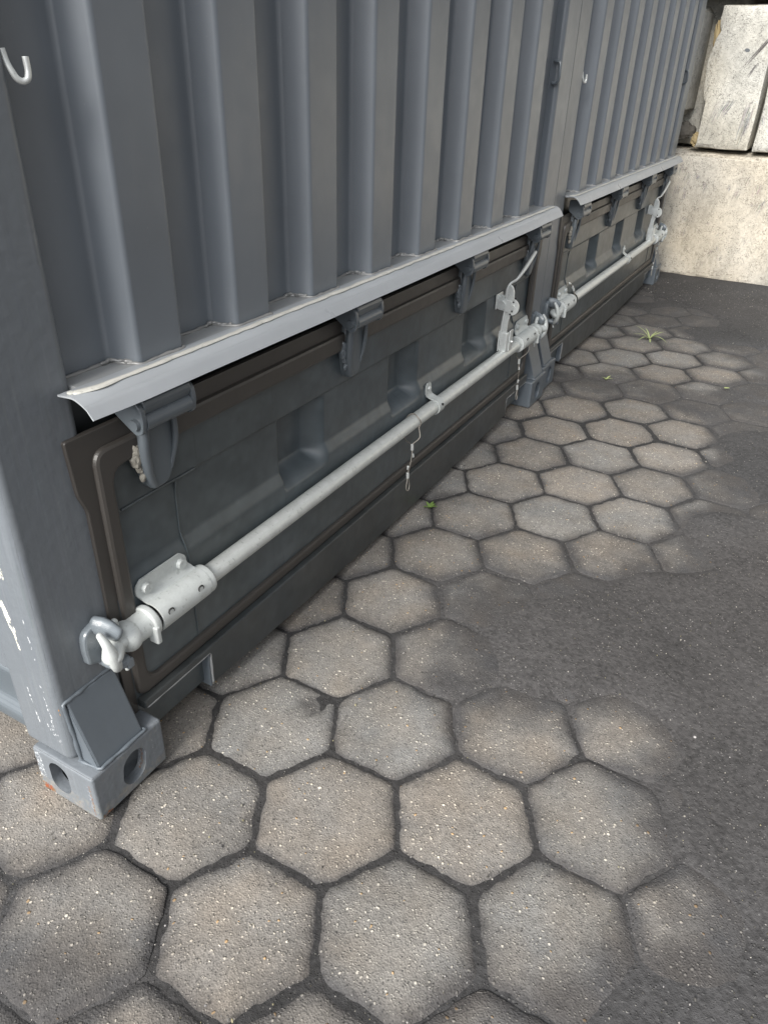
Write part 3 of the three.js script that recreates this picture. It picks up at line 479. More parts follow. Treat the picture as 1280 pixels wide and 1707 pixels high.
  obj('lashing_hook', [vtube([[L - 0.164, 1.29, -0.074], [L - 0.166, 1.285, -0.056], [L - 0.169, 1.265, -0.052], [L - 0.168, 1.235, -0.052], [L - 0.165, 1.222, -0.06], [L - 0.163, 1.222, -0.075]].map(([x, y, z]) => [x - 0.016, y, z - 0.004]), 0.0055, { n: 40, m: 10 })], M.hinge, t);
  return t;
}
function hinge(t, hx) {
  const h = obj('hinge', [ // bracket: top plate and two cheeks coming down from the rail
    ext(roundPoly([[-0.055, 0.775], [0.0, 0.775], [0.004, 0.765], [-0.003, 0.748], [-0.012, 0.757], [-0.04, 0.762], [-0.055, 0.757]].map(([z, y]) => [z, y]), 0.004), -0.055, 0.055, 0.002).rotateY(-Math.PI / 2).translate(hx, 0, 0)
  ], M.hinge, t);
  const cheek = (x) => ext(roundPoly([[-0.062, 0.79], [-0.03, 0.79], [0.002, 0.765], [0.0055, 0.74], [0.0, 0.718], [-0.014, 0.712], [-0.03, 0.722], [-0.062, 0.745]], 0.009), -0.005, 0.005, 0.0018).rotateY(-Math.PI / 2).translate(x, 0, 0);
  obj('cheek_plate', [cheek(hx - 0.06)], M.hinge, h); obj('cheek_plate', [cheek(hx + 0.06)], M.hinge, h);
  obj('hinge_barrel', [cylX(hx - 0.054, hx + 0.054, 0.735, -0.011, 0.0165), cylX(hx - 0.072, hx - 0.062, 0.735, -0.011, 0.009, 0.011, 14)], M.hinge, h);
  // arm: tapering channel on the flap
  const out = [[-0.038, 0.735], [-0.042, 0.66], [-0.032, 0.60], [-0.020, 0.580], [0.018, 0.582], [0.034, 0.604], [0.046, 0.66], [0.044, 0.735]].map(([x, y]) => [x + hx, y]);
  obj('arm_plate', [ext(roundPoly(out, 0.012), -0.066, -0.0405, 0.004)], M.armPlate, h);
  obj('hinge_arm', [
    vtube([[-0.032, 0.725, -0.03], [-0.036, 0.668, -0.034], [-0.026, 0.612, -0.041], [-0.016, 0.590, -0.044]].map(([x, y, z]) => [x + hx, y, z]), [0.009, 0.0105, 0.0105, 0.008], { n: 24, m: 8 }),
    vtube([[0.038, 0.725, -0.03], [0.042, 0.664, -0.036], [0.030, 0.608, -0.043]].map(([x, y, z]) => [x + hx, y, z]), [0.005, 0.006, 0.004], { n: 20, m: 8 }),
    vtube([[0.002, 0.72, -0.04], [0.003, 0.69, -0.045]].map(([x, y, z]) => [x + hx, y, z]), 0.003, { n: 8, m: 6 })], M.hinge, h);
  obj('torn_sealant', [[-0.046, 0.668, 0.011], [-0.049, 0.65, 0.012], [-0.043, 0.635, 0.009], [-0.038, 0.615, 0.008]].map(([x, y, r]) => { const g = new THREE.IcosahedronGeometry(r, 2); const p = g.attributes.position; for (let i = 0; i < p.count; i++) { const k = 0.75 + 0.6 * vn(p.getX(i) * 300 + y * 99, p.getY(i) * 300); p.setXYZ(i, p.getX(i) * k * 0.8, p.getY(i) * k * 1.2, p.getZ(i) * k * 0.7); } g.computeVertexNormals(); g.translate(hx + x, y, -0.045); return g; }), hx < 0.5 ? M.torn : M.hinge, h);
}
M.armPlate = paintC(0.112, 0.127, 0.137, 0.8);
M.torn = new THREE.MeshStandardMaterial({ color: new THREE.Color().setRGB(0.2, 0.19, 0.165), roughness: 0.7 });
function lockingBar(t) {
  const bar = obj('locking_bar', [cylX(0.30, L - 0.15, BY, BZ, 0.0214, 0.0214, 36)], M.galv, t);
  const mount = (x0, x1, mir) => {
    const arc = []; for (let a = -120; a <= 105; a += 9) arc.push([BZ + 0.0308 * Math.cos(a * Math.PI / 180), BY + 0.0308 * Math.sin(a * Math.PI / 180)]);
    const p = [...arc, [-0.0415, 0.3685], [-0.0475, 0.376], [-0.0495, 0.382], [-0.0495, 0.388], [-0.0495, 0.396], [-0.0495, 0.403], [-0.0495, 0.409], [-0.0495, 0.413]], n = p.length;
    const inset = (i) => { const y = p[i][1]; return i > arc.length + 2 ? 0.016 * Math.pow(clamp((y - 0.393) / 0.02), 2.2) : 0; };
    const fx = (i) => i >= arc.length ? 0.012 * sstep(arc.length - 1, arc.length + 3, i) : 0;
    const g = sheet(p, 0.0045, (i) => x0 + inset(i) - fx(i), (i) => x1 - inset(i) - fx(i), 1);
    const m = obj('bar_mount', [mir ? mirX(g) : g], M.cast, bar), X = (v) => mir ? L - v : v;
    for (const bx of [x0 + 0.012, x1 - 0.03]) { const b = new THREE.CylinderGeometry(0.0105, 0.0115, 0.009, 8); b.rotateX(Math.PI / 2); b.rotateZ(0.3); b.translate(X(bx), 0.391, -0.043); obj('bolt', [b], M.cast, m); }
    for (const bx of [x0 + 0.022, x1 - 0.03]) { const b = cylZ(X(bx), BY + 0.012, -0.002, 0.004, 0.0055, 0.0055, 12), r = new THREE.TorusGeometry(0.0066, 0.0018, 6, 16).translate(X(bx), BY + 0.012, 0.0022); obj('screw', [b], M.cast, m); obj('screw', [r], M.dark, m); }
    return m;
  };
  mount(0.222, 0.358, false); mount(0.222, 0.358, true);
  const ring = lathX([[0.357, 0.0215], [0.357, 0.031], [0.360, 0.0322], [0.371, 0.0322], [0.374, 0.031], [0.374, 0.0215]], BY, BZ);
  obj('collar', [ring], M.cast, bar); obj('collar', [mirX(ring)], M.cast, bar);
  // middle strap
  { const arc = []; for (let a = -110; a <= 105; a += 10) arc.push([BZ + 0.024 * Math.cos(a * Math.PI / 180), BY + 0.024 * Math.sin(a * Math.PI / 180)]);
    const p = [...arc, [-0.040, 0.3625], [-0.0475, 0.368], [-0.050, 0.376], [-0.0505, 0.39], [-0.0505, 0.398], [-0.0505, 0.405], [-0.0505, 0.41]], n = p.length;
    const s = obj('bar_strap', [sheet(p, 0.004, (i) => 1.446 - 0.012 * sstep(arc.length - 1, arc.length + 3, i) + (i > n - 4 ? 0.010 * Math.pow((i - n + 4) / 3, 2) : 0), (i) => 1.482 - 0.010 * sstep(arc.length - 1, arc.length + 3, i) - (i > n - 4 ? 0.010 * Math.pow((i - n + 4) / 3, 2) : 0), 1)], M.cast, bar);
    obj('bolt', [new THREE.SphereGeometry(0.0075, 12, 8).scale(1, 1, 0.7).translate(1.454, 0.392, -0.047)], M.zinc, s);
    obj('screw', [cylZ(1.464, BY + 0.01, -0.004, 0.001, 0.004, 0.004, 10)], M.dark, s);
    obj('backing_plate', [rbox(1.428, 1.445, 0.318, 0.408, -0.054, -0.0515, 0.001)], M.flap, s); }
  // cam heads
  for (const mir of [false, true]) {
    const T = (g) => mir ? mirX(g) : g;
    const c = obj('cam_head', [T(lathX([[0.215, 0.02], [0.215, 0.0325], [0.212, 0.034], [0.204, 0.034], [0.2, 0.0325], [0.199, 0.027], [0.172, 0.0262], [0.170, 0.0275], [0.166, 0.0295], [0.160, 0.031], [0.152, 0.0305], [0.144, 0.0265], [0.139, 0.019], [0.137, 0.008], [0.137, 0.0]].map(([x, r]) => [x, r]), BY, BZ)),
      T(rbox(0.196, 0.208, BY - 0.036, BY + 0.004, BZ + 0.012, BZ + 0.036, 0.004)),
      T(vtube([[0.140, BY + 0.006, BZ + 0.004], [0.125, BY + 0.004, BZ + 0.004], [0.106, BY + 0.000, BZ + 0.018]], [0.019, 0.021, 0.020], { n: 16, m: 12, fb: 0.8 })), 
      T(vtube([[0.142, BY + 0.02, BZ - 0.004], [0.138, BY + 0.038, BZ - 0.004], [0.137, BY + 0.046, BZ - 0.002]], [0.0075, 0.0075, 0.0075], { n: 12, m: 10 })),
      T(vtube([[0.141, BY - 0.01, BZ], [0.142, BY - 0.045, BZ - 0.004], [0.143, BY - 0.068, BZ + 0.002]], [0.008, 0.006, 0.0042], { n: 14, m: 8 }))], M.cast, bar);
    obj('cam_claw', [T(vtube([[0.094, BY + 0.050, BZ + 0.010], [0.0955, BY + 0.034, BZ + 0.020], [0.099, BY + 0.008, BZ + 0.026], [0.105, BY - 0.018, BZ + 0.024], [0.115, BY - 0.038, BZ + 0.014], [0.124, BY - 0.046, BZ + 0.008]], [0.0066, 0.0095, 0.0122, 0.0122, 0.010, 0.007], { n: 36, m: 12, fn: 1.0, fb: 0.85 }))], M.cast, c);
  }
  // lever handle
  const zy = (pts, x0, x1, rad, bev = 0.0015) => { const g = ext(roundPoly(pts.map(([z, y]) => [-z, y]), rad), -x1, -x0, bev); g.rotateY(Math.PI / 2); g.scale(-1, 1, 1); const p = g.attributes.position; g.index || 0; for (let i = 0; i < p.count; i += 3) { const a = [p.getX(i + 1), p.getY(i + 1), p.getZ(i + 1)]; p.setXYZ(i + 1, p.getX(i + 2), p.getY(i + 2), p.getZ(i + 2)); p.setXYZ(i + 2, ...a); } g.computeVertexNormals(); g.computeBoundingBox(); const b = g.boundingBox; g.translate((x0 + x1) / 2 - (b.min.x + b.max.x) / 2, 0, 0); return g; };
  const lv = obj('lever_handle', [
    zy([[-0.036, 0.40], [-0.018, 0.40], [-0.018, 0.46], [-0.010, 0.50], [-0.034, 0.50], [-0.036, 0.46]], 2.034, 2.041, 0.004),
    zy([[-0.034, 0.53], [-0.004, 0.53], [-0.006, 0.575], [-0.014, 0.594], [-0.030, 0.602], [-0.036, 0.59]], 2.034, 2.041, 0.006),
    vtube([[2.036, 0.555, -0.036], [2.036, 0.586, -0.034], [2.042, 0.602, -0.026], [2.062, 0.612, -0.014], [2.09, 0.628, -0.008], [2.15, 0.656, -0.005], [2.205, 0.683, -0.004]], [0.0055, 0.006, 0.0065, 0.009, 0.0098, 0.0098, 0.009], { n: 50, m: 10, fb: 0.75 }),
    vtube([[2.033, 0.50, -0.034], [2.03, 0.46, -0.037], [2.03, 0.42, -0.038], [2.031, 0.395, -0.038]], [0.0045, 0.005, 0.005, 0.005], { n: 20, m: 8 })], M.zinc, bar);
  obj('lever_socket', [rbox(2.028, 2.05, BY + 0.016, 0.425, -0.04, -0.012, 0.004), rbox(2.048, 2.078, BY + 0.018, 0.43, -0.012, -0.007, 0.001), rbox(2.02, 2.05, BY + 0.02, 0.43, -0.044, -0.040, 0.001), cylZ(2.066, 0.385, -0.008, 0.0, 0.006, 0.005, 10)], M.zinc, lv);
  const disc = new THREE.CylinderGeometry(0.026, 0.026, 0.006, 28); disc.rotateZ(Math.PI / 2); disc.scale(1, 1.12, 1); disc.translate(2.028, 0.523, -0.006);
  const lt = obj('lever_latch', [disc, zy([[-0.052, 0.508], [-0.01, 0.50], [-0.005, 0.545], [-0.05, 0.548]], 2.024, 2.031, 0.008),
    cylX(2.016, 2.024, 0.526, -0.046, 0.017, 0.015, 18), cylX(2.026, 2.036, 0.53, -0.052, 0.022, 0.022, 18), cylX(2.038, 2.046, 0.535, -0.056, 0.024, 0.024, 18), rbox(2.01, 2.07, 0.508, 0.563, -0.066, -0.06, 0.003)], M.zinc, lv);
  for (const [z, y] of [[0.004, 0.557], [-0.002, 0.542], [-0.004, 0.508], [-0.010, 0.497]]) obj('latch_hole', [cylX(2.0238, 2.0252, y, z, 0.0034, 0.0034, 10)], M.dark, lt);
  obj('pivot_pin', [cylX(2.019, 2.026, 0.524, -0.003, 0.009, 0.0075, 14)], M.zinc, lt);
}
function keeper(t, mir) {
  const T = (g) => mir ? mirX(g) : g;
  const k = obj('bar_keeper', [
    T(ext(roundPoly(KPTS, 0.007), ZP - 0.004, ZP + 0.014, 0.005)),
    T(vtube([[0.112, 0.384, ZP + 0.008], [0.118, 0.380, ZP + 0.026], [0.123, 0.373, ZP + 0.044], [0.125, 0.369, ZP + 0.050]], [0.017, 0.019, 0.018, 0.014], { n: 24, m: 12, fb: 0.7, fn: 1.15, cape: 0.5 })),
    T(vtube([[0.116, 0.300, ZP + 0.006], [0.118, 0.298, ZP + 0.028], [0.126, 0.297, ZP + 0.042], [0.140, 0.300, ZP + 0.046]], [0.012, 0.0125, 0.0125, 0.011], { n: 24, m: 10, fb: 0.85, cape: 0.4 })),
    T(rbox(0.13, 0.146, 0.283, 0.304, ZP + 0.036, ZP + 0.056, 0.004))], M.keeper, t);
  const let_ = []; for (let i = 0; i < 6; i++) { let_.push(rbox(0.1075, 0.1095, 0.318 + i * 0.0075, 0.322 + i * 0.0075, ZP + 0.0105, ZP + 0.0122, 0.0004), rbox(0.1035, 0.1075, 0.318 + i * 0.0075, 0.3192 + i * 0.0075, ZP + 0.0105, ZP + 0.0122, 0.0004)); if (i % 2) let_.push(rbox(0.1035, 0.1075, 0.3208 + i * 0.0075, 0.322 + i * 0.0075, ZP + 0.0105, ZP + 0.0122, 0.0004)); }
  obj('cast_marking', [T(mergeGeometries(let_.map(clean)))], M.weld, k);
}
M.keeper = paintC(0.19, 0.21, 0.225, 0.7);

const near = makeContainer('dark grey storage container nearest the viewer, with white scrapes on its corner post');
const farC = near.clone(); farC.name = numbered('storage_container'); farC.position.set(2.588, 0, -0.019); scene.add(farC);
farC.userData = { label: 'dark grey storage container at the far end, standing against the pale concrete block wall', category: 'shipping container', group: 'storage containers standing end to end' };
near.userData.group = 'storage containers standing end to end';
farC.traverse((o) => { if (o.name === 'corner_post' && o.material === M.post) o.material = M.paint; if (o.material === M.castNear) o.material = M.casting; });

// ---------------------------------------------------------------- wire lanyards hanging from the bars
function lanyard(label, bx, pts, dx = 0, dz = 0, loopH = 0.05) {
  const t = thing('wire_lanyard', label, 'cable', [0, 0, 0], 'wire cables hanging from the locking bars');
  const ring = []; for (let i = 0; i <= 18; i++) { const a = (200 - i * 16) * Math.PI / 180; ring.push([bx + 0.004 * i / 18, BY + 0.0262 * Math.sin(a), BZ + dz + 0.0262 * Math.cos(a + Math.PI) * -1]); }
  const f1 = pts[0], f2 = pts[1];
  const up = []; for (let i = 0; i <= 14; i++) { const a = (-35 + i * 17.5) * Math.PI / 180; up.push([bx + 0.003 * Math.sin(i), BY + 0.0238 * Math.sin(a), BZ + dz + 0.0238 * Math.cos(a)]); }
  const g = [vtube([[f1[0] + 0.003, f1[1] + 0.01, f1[2]], [lerp(f1[0], bx, 0.55) + 0.006, lerp(f1[1], BY - 0.02, 0.55), BZ + dz + 0.029], ...up, [lerp(f1[0], bx, 0.5) - 0.008, BY - 0.05, BZ + dz - 0.014], [f1[0] - 0.002, f1[1] + 0.01, f1[2] - 0.004]], 0.0017, { n: 70, m: 7 }),
    vtube([[f1[0] + 0.001, f1[1] - 0.03, f1[2]], [f1[0] + 0.002, f1[1], f1[2]], [lerp(f1[0], f2[0], 0.3) + 0.001, lerp(f1[1], f2[1], 0.35), lerp(f1[2], f2[2], 0.4) + 0.002], [lerp(f1[0], f2[0], 0.75) + 0.003, lerp(f1[1], f2[1], 0.75), f2[2]], [f2[0] + 0.002, f2[1], f2[2]]], 0.0015, { n: 30, m: 7 }),
    vtube([[f2[0] - 0.001, f2[1] + 0.028, f2[2]], [f2[0], f2[1], f2[2]], [f2[0] - 0.006, f2[1] - 0.02, f2[2] + 0.001], [f2[0] - 0.011, f2[1] - 0.038, f2[2] + 0.002], [f2[0] - 0.006, f2[1] - loopH, f2[2] + 0.003], [f2[0] + 0.004, f2[1] - loopH - 0.001, f2[2] + 0.003], [f2[0] + 0.010, f2[1] - 0.038, f2[2] + 0.002], [f2[0] + 0.006, f2[1] - 0.02, f2[2] + 0.001], [f2[0] + 0.002, f2[1], f2[2]]], 0.0016, { n: 60, m: 7 })];
  obj('wire', g, M.wire, t);
  for (const [f, s] of [[f1, 1], [f2, -1]]) { obj('ferrule', [vtube([[f[0], f[1] + 0.009, f[2] - 0.001], [f[0] + 0.0005, f[1] - 0.009, f[2]]], [0.0048, 0.0048], { n: 6, m: 10, cape: 0.2 })], M.zinc, t); obj('end_crimp', [vtube([[f[0] + 0.005 * s, f[1] - 0.024 * s, f[2] + 0.001], [f[0] + 0.0055 * s, f[1] - 0.034 * s, f[2] + 0.002]], [0.0035, 0.0042], { n: 6, m: 8, cape: 0.4 })], M.zinc, t); }
}
lanyard('thin wire cable with crimped loop hanging from the middle of the nearest locking bar', 1.315, [[1.278, 0.268, -0.010], [1.254, 0.183, -0.008]]);
lanyard('thin wire cable with crimped loop hanging beside the corner post where the two containers meet', 2.30, [[2.205, 0.265, -0.012], [2.218, 0.152, -0.010]]);
lanyard('tiny wire cable hanging at the far end of the second locking bar', 2.588 + 2.345, [[2.588 + 2.30, 0.262, -0.03], [2.588 + 2.255, 0.145, -0.026]], 0, -0.019);
{
  const t = thing('wire_lanyard', 'short twisted wire end sticking up from the second locking bar near the container joint', 'cable', [0, 0, 0], 'wire cables hanging from the locking bars'), z = BZ - 0.019, X = 2.588 + 0.40;
  const up = []; for (let i = 0; i <= 20; i++) { const a = i * 18 * Math.PI / 180; up.push([X, BY + 0.0265 * Math.sin(a), z + 0.0265 * Math.cos(a)]); }
  obj('wire', [vtube(up, 0.003, { n: 50, m: 7 })], M.dark, t);
  const pts = [[X - 0.004, BY + 0.02, z + 0.012], [X - 0.016, BY + 0.05, z + 0.004], [X - 0.05, BY + 0.08, z - 0.004], [X - 0.1, BY + 0.095, z - 0.008]];
  obj('wire', [vtube(pts, [0.0025, 0.004, 0.0028, 0.003], { n: 30, m: 7 })], M.wire, t);
  obj('ferrule', [vtube([[X - 0.012, BY + 0.044, z + 0.006], [X - 0.03, BY + 0.067, z]], 0.0055, { n: 6, m: 8, cape: 0.3 })], M.zinc, t); obj('ferrule', [vtube([[X - 0.055, BY + 0.083, z - 0.004], [X - 0.075, BY + 0.09, z - 0.006]], 0.005, { n: 6, m: 8, cape: 0.3 })], M.zinc, t);
}

// ---------------------------------------------------------------- concrete block wall
function concreteMap(w, h, base, seedv, paintFn) {
  const W = Math.min(2048, Math.round(w * 800)), H = Math.min(1024, Math.round(h * 800)), c = document.createElement('canvas'); c.width = W; c.height = H; const g = c.getContext('2d'), im = g.createImageData(W, H);
  for (let j = 0; j < H; j++) for (let i = 0; i < W; i++) {
    const x = i / 800 + seedv, y = j / 800, k = 0.66 + 0.5 * fbm(x * 5, y * 4, 5) + 0.34 * (fbm(x * 70, y * 50, 3) - 0.5) + 0.2 * (fbm(x * 22, y * 5, 3) - 0.5) + 0.1 * (hsh(i + seedv * 977 | 0, j) - 0.5), pit = vn(x * 300, y * 230) * 0.7 + vn(x * 40, y * 30) * 0.3; const q = 1 - 0.45 * sstep(0.66, 0.8, pit), wv = fbm(x * 2.5 + 40, y * 2.5, 3) - 0.5, o = (j * W + i) * 4;
    im.data[o] = S8(base[0] * k * q * (1 + 0.1 * wv)); im.data[o + 1] = S8(base[1] * k * q); im.data[o + 2] = S8(base[2] * k * q * (1 - 0.18 * wv)); im.data[o + 3] = 255;
  }
  g.putImageData(im, 0, 0); if (paintFn) paintFn(g, W, H);
  const t = new THREE.CanvasTexture(c); t.colorSpace = THREE.SRGBColorSpace; t.wrapS = t.wrapT = THREE.RepeatWrapping; t.repeat.set(1 / w, 1 / h); return t;
}
const CONC_B = tex(512, (i, j) => { const u = i / 512, v = j / 512; let h = 0.5 * fbmT(u, v, 10, 4) + 0.4 * fbmT(u, v, 90, 2); if (vn(i / 6, j / 6, 85) > 0.86) h -= 0.4; return [clamp(h), clamp(h), clamp(h)]; }); CONC_B.repeat.set(2.2, 2.2);
function smear(g, x, y, len, wid, ang, n, col) { for (let i = 0; i < n; i++) { const o = rr(-wid, wid), s = rr(0, len * 0.6), e = s + rr(len * 0.15, len * 0.5); g.strokeStyle = col(); g.lineWidth = rr(0.8, 2.6); g.beginPath(); g.moveTo(x + Math.cos(ang) * s - Math.sin(ang) * o, y + Math.sin(ang) * s + Math.cos(ang) * o); g.lineTo(x + Math.cos(ang) * e - Math.sin(ang) * (o + rr(-3, 3)), y + Math.sin(ang) * e + Math.cos(ang) * (o + rr(-3, 3))); g.stroke(); } }
const greyS = () => `rgba(${Math.floor(rr(60, 110))},${Math.floor(rr(60, 108))},${Math.floor(rr(65, 112))},${rr(0.08, 0.35)})`;
function block(name, label, x0, x1, y0, y1, z0, z1, opt) {
  const w = z1 - z0, h = y1 - y0, g = clean(new RoundedBoxGeometry(x1 - x0, h, w, 4, opt.bev || 0.014)); const N = 0;
  let geo = new THREE.BoxGeometry(x1 - x0, h, w, 6, Math.max(4, Math.round(h * 26)), Math.max(4, Math.round(w * 26))); const p = geo.attributes.position, hx = (x1 - x0) / 2, hy = h / 2, hz = w / 2, b = opt.bev || 0.014, v = new THREE.Vector3();
  // move the outermost rows inwards to make worn, uneven arrises
  for (let i = 0; i < p.count; i++) {
    v.fromBufferAttribute(p, i); const ex = hx - Math.abs(v.x) < 1e-5, ey = hy - Math.abs(v.y) < 1e-5, ez = hz - Math.abs(v.z) < 1e-5, k = ex + ey + ez;
    const nz = fbm((v.z + z0) * 9 + v.x * 7, (v.y + y0) * 9, 3);
    if (k >= 2) { const c = b * (0.35 + 1.1 * nz); if (ex) v.x -= Math.sign(v.x) * c; if (ey) v.y -= Math.sign(v.y) * c; if (ez) v.z -= Math.sign(v.z) * c; }
    else if (ex) v.x -= Math.sign(v.x) * 0.006 * nz;
    if (opt.warp) opt.warp(v, nz, ez, hz, hy);
    p.setXYZ(i, v.x, v.y, v.z);
  }
  geo = geo.toNonIndexed(); geo.computeVertexNormals(); geo = creased(geo, 0.5); geo.translate(0, 0, 0);
  const P = geo.attributes.position, Nn = geo.attributes.normal, uv = new Float32Array(P.count * 2);
  for (let i = 0; i < P.count; i++) { const ax = Math.abs(Nn.getX(i)), az = Math.abs(Nn.getZ(i)), ay = Math.abs(Nn.getY(i)); uv[2 * i] = (ax >= az || ay > az ? P.getZ(i) : P.getX(i)) + hz; uv[2 * i + 1] = (ay > 0.9 ? P.getX(i) : P.getY(i)) + hy; }
  geo.setAttribute('uv', new THREE.BufferAttribute(uv, 2));
  const o = obj(numbered(name), geo, opt.mat); o.position.set((x0 + x1) / 2, (y0 + y1) / 2, (z0 + z1) / 2); o.userData = { label, category: 'concrete block' }; if (opt.group) o.userData.group = opt.group; return o;
}
const concMat = (map) => new THREE.MeshStandardMaterial({ map, bumpMap: CONC_B, bumpScale: 0.006, roughness: 0.92 });
const XW = 5.425, UP = [0.55, 0.53, 0.47], LOW = [0.52, 0.482, 0.412];
const upTex = concreteMap(0.38, 0.83, UP, 1.3, (g, W, H) => {     // u runs along +z (to the right), v up
  const X = (f) => f * W, Y = (f) => (1 - f) * H;
  smear(g, X(1.02), Y(0.86), H * 0.34, 7, Math.PI * 0.5 + 0.62, 60, () => `rgba(70,66,66,${rr(0.15, 0.5)})`);
  smear(g, X(0.80), Y(0.62), H * 0.12, 5, Math.PI * 0.5 + 0.5, 40, () => `rgba(84,82,82,${rr(0.2, 0.5)})`);
  smear(g, X(0.55), Y(0.38), H * 0.14, 16, Math.PI * 0.5 + 0.5, 60, greyS); smear(g, X(0.85), Y(0.36), H * 0.3, 24, Math.PI * 0.5 + 0.1, 110, greyS); smear(g, X(0.4), Y(0.36), H * 0.2, 26, Math.PI * 0.5 + 0.25, 30, greyS);
  g.fillStyle = 'rgba(70,75,82,0.75)'; g.beginPath(); g.ellipse(X(0.58), Y(0.70), 13, 8, 0.2, 0, 7); g.fill();
  for (let i = 0; i < 120; i++) { g.fillStyle = `rgba(60,55,45,${rr(0.1, 0.6)})`; g.fillRect(rnd() * W, rnd() * H, rr(1, 2.5), rr(1, 4)); }
  g.fillStyle = 'rgba(110,100,85,0.25)'; for (let i = 0; i < 260; i++) g.fillRect(X(rr(0, 0.16)), Y(rr(0, 0.75)), rr(1, 6), rr(2, 12));
  g.strokeStyle = 'rgba(80,74,64,0.55)'; g.lineWidth = 1.2; g.beginPath(); for (let i = 0; i < 30; i++) g.lineTo(X(0.36 - 0.2 * i / 30 + rr(-0.008, 0.008)), Y(0.55 - 0.5 * i / 30)); g.stroke();
});
const lowTex = concreteMap(1.62, 0.81, LOW, 7.7, (g, W, H) => {
  for (let i = 0; i < 26; i++) smear(g, rr(0.2, 0.9) * W, rr(0.06, 0.30) * H, rr(30, 90), rr(8, 22), Math.PI * 0.5 + rr(-0.1, 0.5), 26, greyS);
  for (let i = 0; i < 26; i++) smear(g, rr(0.1, 0.9) * W, rr(0.3, 0.9) * H, rr(20, 60), rr(6, 30), Math.PI * 0.5 + rr(-0.2, 0.7), 16, greyS);
  for (let i = 0; i < 3800; i++) { g.fillStyle = `rgba(52,46,38,${rr(0.15, 0.75)})`; const r = rr(0.6, 2.2); g.fillRect(rnd() * W, Math.pow(rnd(), 0.8) * H, r, r * rr(0.8, 2)); }
  for (let i = 0; i < 500; i++) { g.fillStyle = `rgba(60,55,50,${rr(0.05, 0.25)})`; g.fillRect(rnd() * W, H * (1 - Math.pow(rnd(), 3) * 0.12), rr(3, 20), rr(2, 8)); }
});
const plainTex = concreteMap(1.2, 0.83, UP, 23.1, (g, W, H) => { for (let i = 0; i < 14; i++) smear(g, rnd() * W, rnd() * H, rr(40, 120), rr(6, 22), Math.PI * 0.5 + rr(-0.3, 0.6), 30, greyS); });
const MU = concMat(upTex), ML = concMat(lowTex), MP = concMat(plainTex);
const chipped = (v, nz, ez, hz, hy) => { if (ez && v.z < 0) { const f = v.y / hy * 0.5 + 0.5; v.z += 0.028 * sstep(0.35, 0.75, nz) + 0.012 * Math.sin(f * 7); } };
block('concrete_block', 'long cream concrete block at the bottom of the wall, pitted and streaked', XW, XW + 0.8, -0.02, 0.822, -0.6, 1.02, { mat: ML, bev: 0.016 });
block('concrete_block', 'pale upright concrete block with dark diagonal scrape and ragged left edge', XW + 0.002, XW + 0.8, 0.832, 1.662, -0.045, 0.331, { mat: MU, warp: chipped });
block('concrete_block', 'pale short concrete block cut by the right edge, right of the scraped block', XW + 0.004, XW + 0.8, 0.830, 1.24, 0.339, 0.74, { mat: MP });
block('concrete_block', 'pale concrete block above the short block at the right edge', XW + 0.004, XW + 0.8, 1.252, 1.665, 0.345, 0.75, { mat: MP });
block('concrete_block', 'narrow rough concrete block set back beside the dark gap behind the far container', XW + 0.05, XW + 0.8, 1.03, 1.66, -0.5, -0.115, { mat: MP, bev: 0.03 });
block('concrete_block', 'dark concrete block deep in the gap behind the far container', XW + 0.3, XW + 0.9, 0.83, 1.72, -0.7, 0.1, { mat: MP });
block('concrete_block', 'shadowed concrete block of the top course, only its lower edge showing', XW + 0.02, XW + 0.8, 1.70, 2.45, -0.5, 0.75, { mat: MP });
for (let k = 0; k < 3; k++) { block('concrete_block', `long cream concrete block in the bottom course, ${['next right of the visible one', 'middle of the right-hand run', 'last of the right-hand run'][k]}`, XW, XW + 0.8, -0.02, 0.822, 1.03 + k * 1.63, 2.65 + k * 1.63, { mat: ML }); block('concrete_block', `pale long concrete block in the upper course, ${['right of the short block', 'middle of the right-hand run', 'last of the right-hand run'][k]}`, XW + 0.003, XW + 0.8, 0.832, 1.662, 0.76 + k * 1.63, 2.38 + k * 1.63, { mat: MP }); }
{
  const g = []; for (const [y, z, sy, sz] of [[1.50, -0.05, 0.075, 0.022], [1.33, -0.058, 0.06, 0.013], [0.885, -0.046, 0.045, 0.028]]) { const e = new THREE.IcosahedronGeometry(1, 3), p = e.attributes.position; for (let i = 0; i < p.count; i++) { const k = 0.8 + 0.5 * vn(p.getX(i) * 3 + y * 20, p.getY(i) * 4 + p.getZ(i) * 2); p.setXYZ(i, p.getX(i) * k * 0.03, p.getY(i) * k * sy, p.getZ(i) * k * sz); } e.computeVertexNormals(); e.translate(XW + 0.055, y, z + 0.02); g.push(e); }
  const o = obj(numbered('foam_filler'), g, new THREE.MeshStandardMaterial({ color: new THREE.Color().setRGB(0.36, 0.28, 0.15), roughness: 0.9 })); o.userData = { label: 'ochre yellow foam lumps squeezed out beside the scraped concrete block', category: 'foam' };
  const r = []; for (let i = 0; i < 9; i++) { const e = new THREE.DodecahedronGeometry(rr(0.02, 0.05), 1), p = e.attributes.position; for (let q = 0; q < p.count; q++) { const k = 0.8 + 0.4 * vn(p.getX(q) * 50 + i * 9, p.getY(q) * 50 + p.getZ(q) * 30); p.setXYZ(q, p.getX(q) * k, p.getY(q) * k, p.getZ(q) * k); } e.computeVertexNormals(); e.translate(XW + rr(0.09, 0.2), 0.85 + rr(0, 0.1), rr(-0.3, -0.07)); r.push(e); }
  const q = obj(numbered('rubble'), r, new THREE.MeshStandardMaterial({ color: new THREE.Color().setRGB(0.12, 0.11, 0.095), roughness: 0.95 })); q.userData = { kind: 'stuff', label: 'dark broken rubble in the gap of the block wall', category: 'rubble' };
}

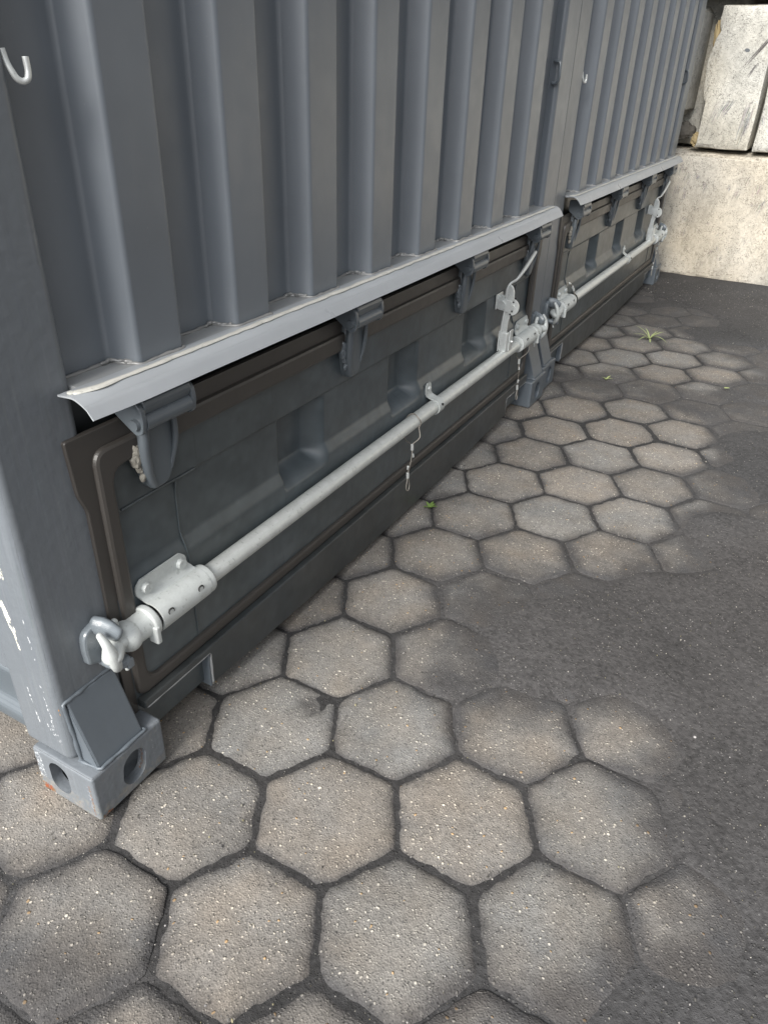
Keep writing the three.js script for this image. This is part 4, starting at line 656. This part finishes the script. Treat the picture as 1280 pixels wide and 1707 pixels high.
// ---------------------------------------------------------------- weeds and a leaf
const leafMat = (r, g, b) => new THREE.MeshPhysicalMaterial({ color: new THREE.Color().setRGB(r, g, b), roughness: 0.65, transmission: 0.0, side: THREE.DoubleSide });
M.grassP = leafMat(0.26, 0.30, 0.13); M.grassG = leafMat(0.10, 0.16, 0.035);
function blade(base, dir, len, w, arch, droop) {
  const n = 10, pos = [], idx = [], side = new THREE.Vector3(-dir[1], 0, dir[0]).normalize();
  for (let i = 0; i <= n; i++) { const t = i / n, h = len * (arch * t - droop * t * t), r = len * (0.12 * t + 0.83 * t * t * 0.4 + 0.5 * t), wd = w * Math.pow(Math.sin(Math.PI * (0.12 + 0.88 * t)), 0.8) * (1 - 0.15 * t);
    for (const s of [-1, 0, 1]) pos.push(base[0] + dir[0] * r + side.x * wd * s, base[1] + h - (s === 0 ? wd * 0.35 : 0), base[2] + dir[1] * r + side.z * wd * s); }
  for (let i = 0; i < n; i++) for (let s = 0; s < 2; s++) { const a = i * 3 + s; idx.push(a, a + 1, a + 3, a + 1, a + 4, a + 3); }
  const g = new THREE.BufferGeometry(); g.setAttribute('position', new THREE.Float32BufferAttribute(pos, 3)); g.setIndex(idx); g.computeVertexNormals(); return g;
}
{
  const t = thing('weed', 'pale green grass weed with arching blades growing in a paver joint near the far end', 'weed', [3.715, -0.002, 0.228], 'weeds in the paver joints');
  const R = (d) => d * Math.PI / 180;                             // camera looks along +x: blades fan left (-z) and right (+z)
  for (const [az, len, w, ar, dr] of [[-112, 0.125, 0.0055, 0.75, 0.52], [-78, 0.13, 0.0045, 1.0, 0.45], [-150, 0.13, 0.006, 0.7, 0.66], [-40, 0.09, 0.005, 1.1, 0.5], [58, 0.10, 0.0085, 0.95, 0.42], [112, 0.145, 0.0065, 0.85, 0.78], [165, 0.10, 0.0075, 0.55, 0.6], [30, 0.08, 0.005, 1.0, 0.4], [95, 0.075, 0.005, 1.2, 0.5], [-170, 0.07, 0.005, 0.7, 0.4]]) obj('blade', [blade([0, 0, 0], [Math.cos(R(az)), Math.sin(R(az))], len * 0.8, w * 0.8, ar, dr)], M.grassP, t);
}
for (const [lab, x, z, s, n] of [['tiny bright green sprout in the paver joint beside the nearest container', 1.402, 0.006, 1, 6], ['very small yellowish sprout in a paver joint near the container corner', 2.944, 0.19, 0.9, 5]]) {
  const t = thing('weed', lab, 'weed', [x, -0.003, z], 'weeds in the paver joints');
  for (let i = 0; i < n; i++) { const a = i * 2.4 + 0.5; obj('blade', [blade([0, 0, 0], [Math.cos(a), Math.sin(a)], rr(0.02, 0.038) * s, rr(0.0035, 0.006), rr(0.6, 1.0), 0.4)], s === 1 ? M.grassG : M.grassP, t); }
}
{ const o = obj(numbered('fallen_leaf'), [blade([3.11, 0.012, 0.70], [0.5, 0.8], 0.032, 0.008, 0.1, 0.1)], M.grassP); o.userData = { label: 'small pale yellow-green leaf lying on the dirty paving at the right', category: 'leaf' }; }

renderer.render(scene, camera);
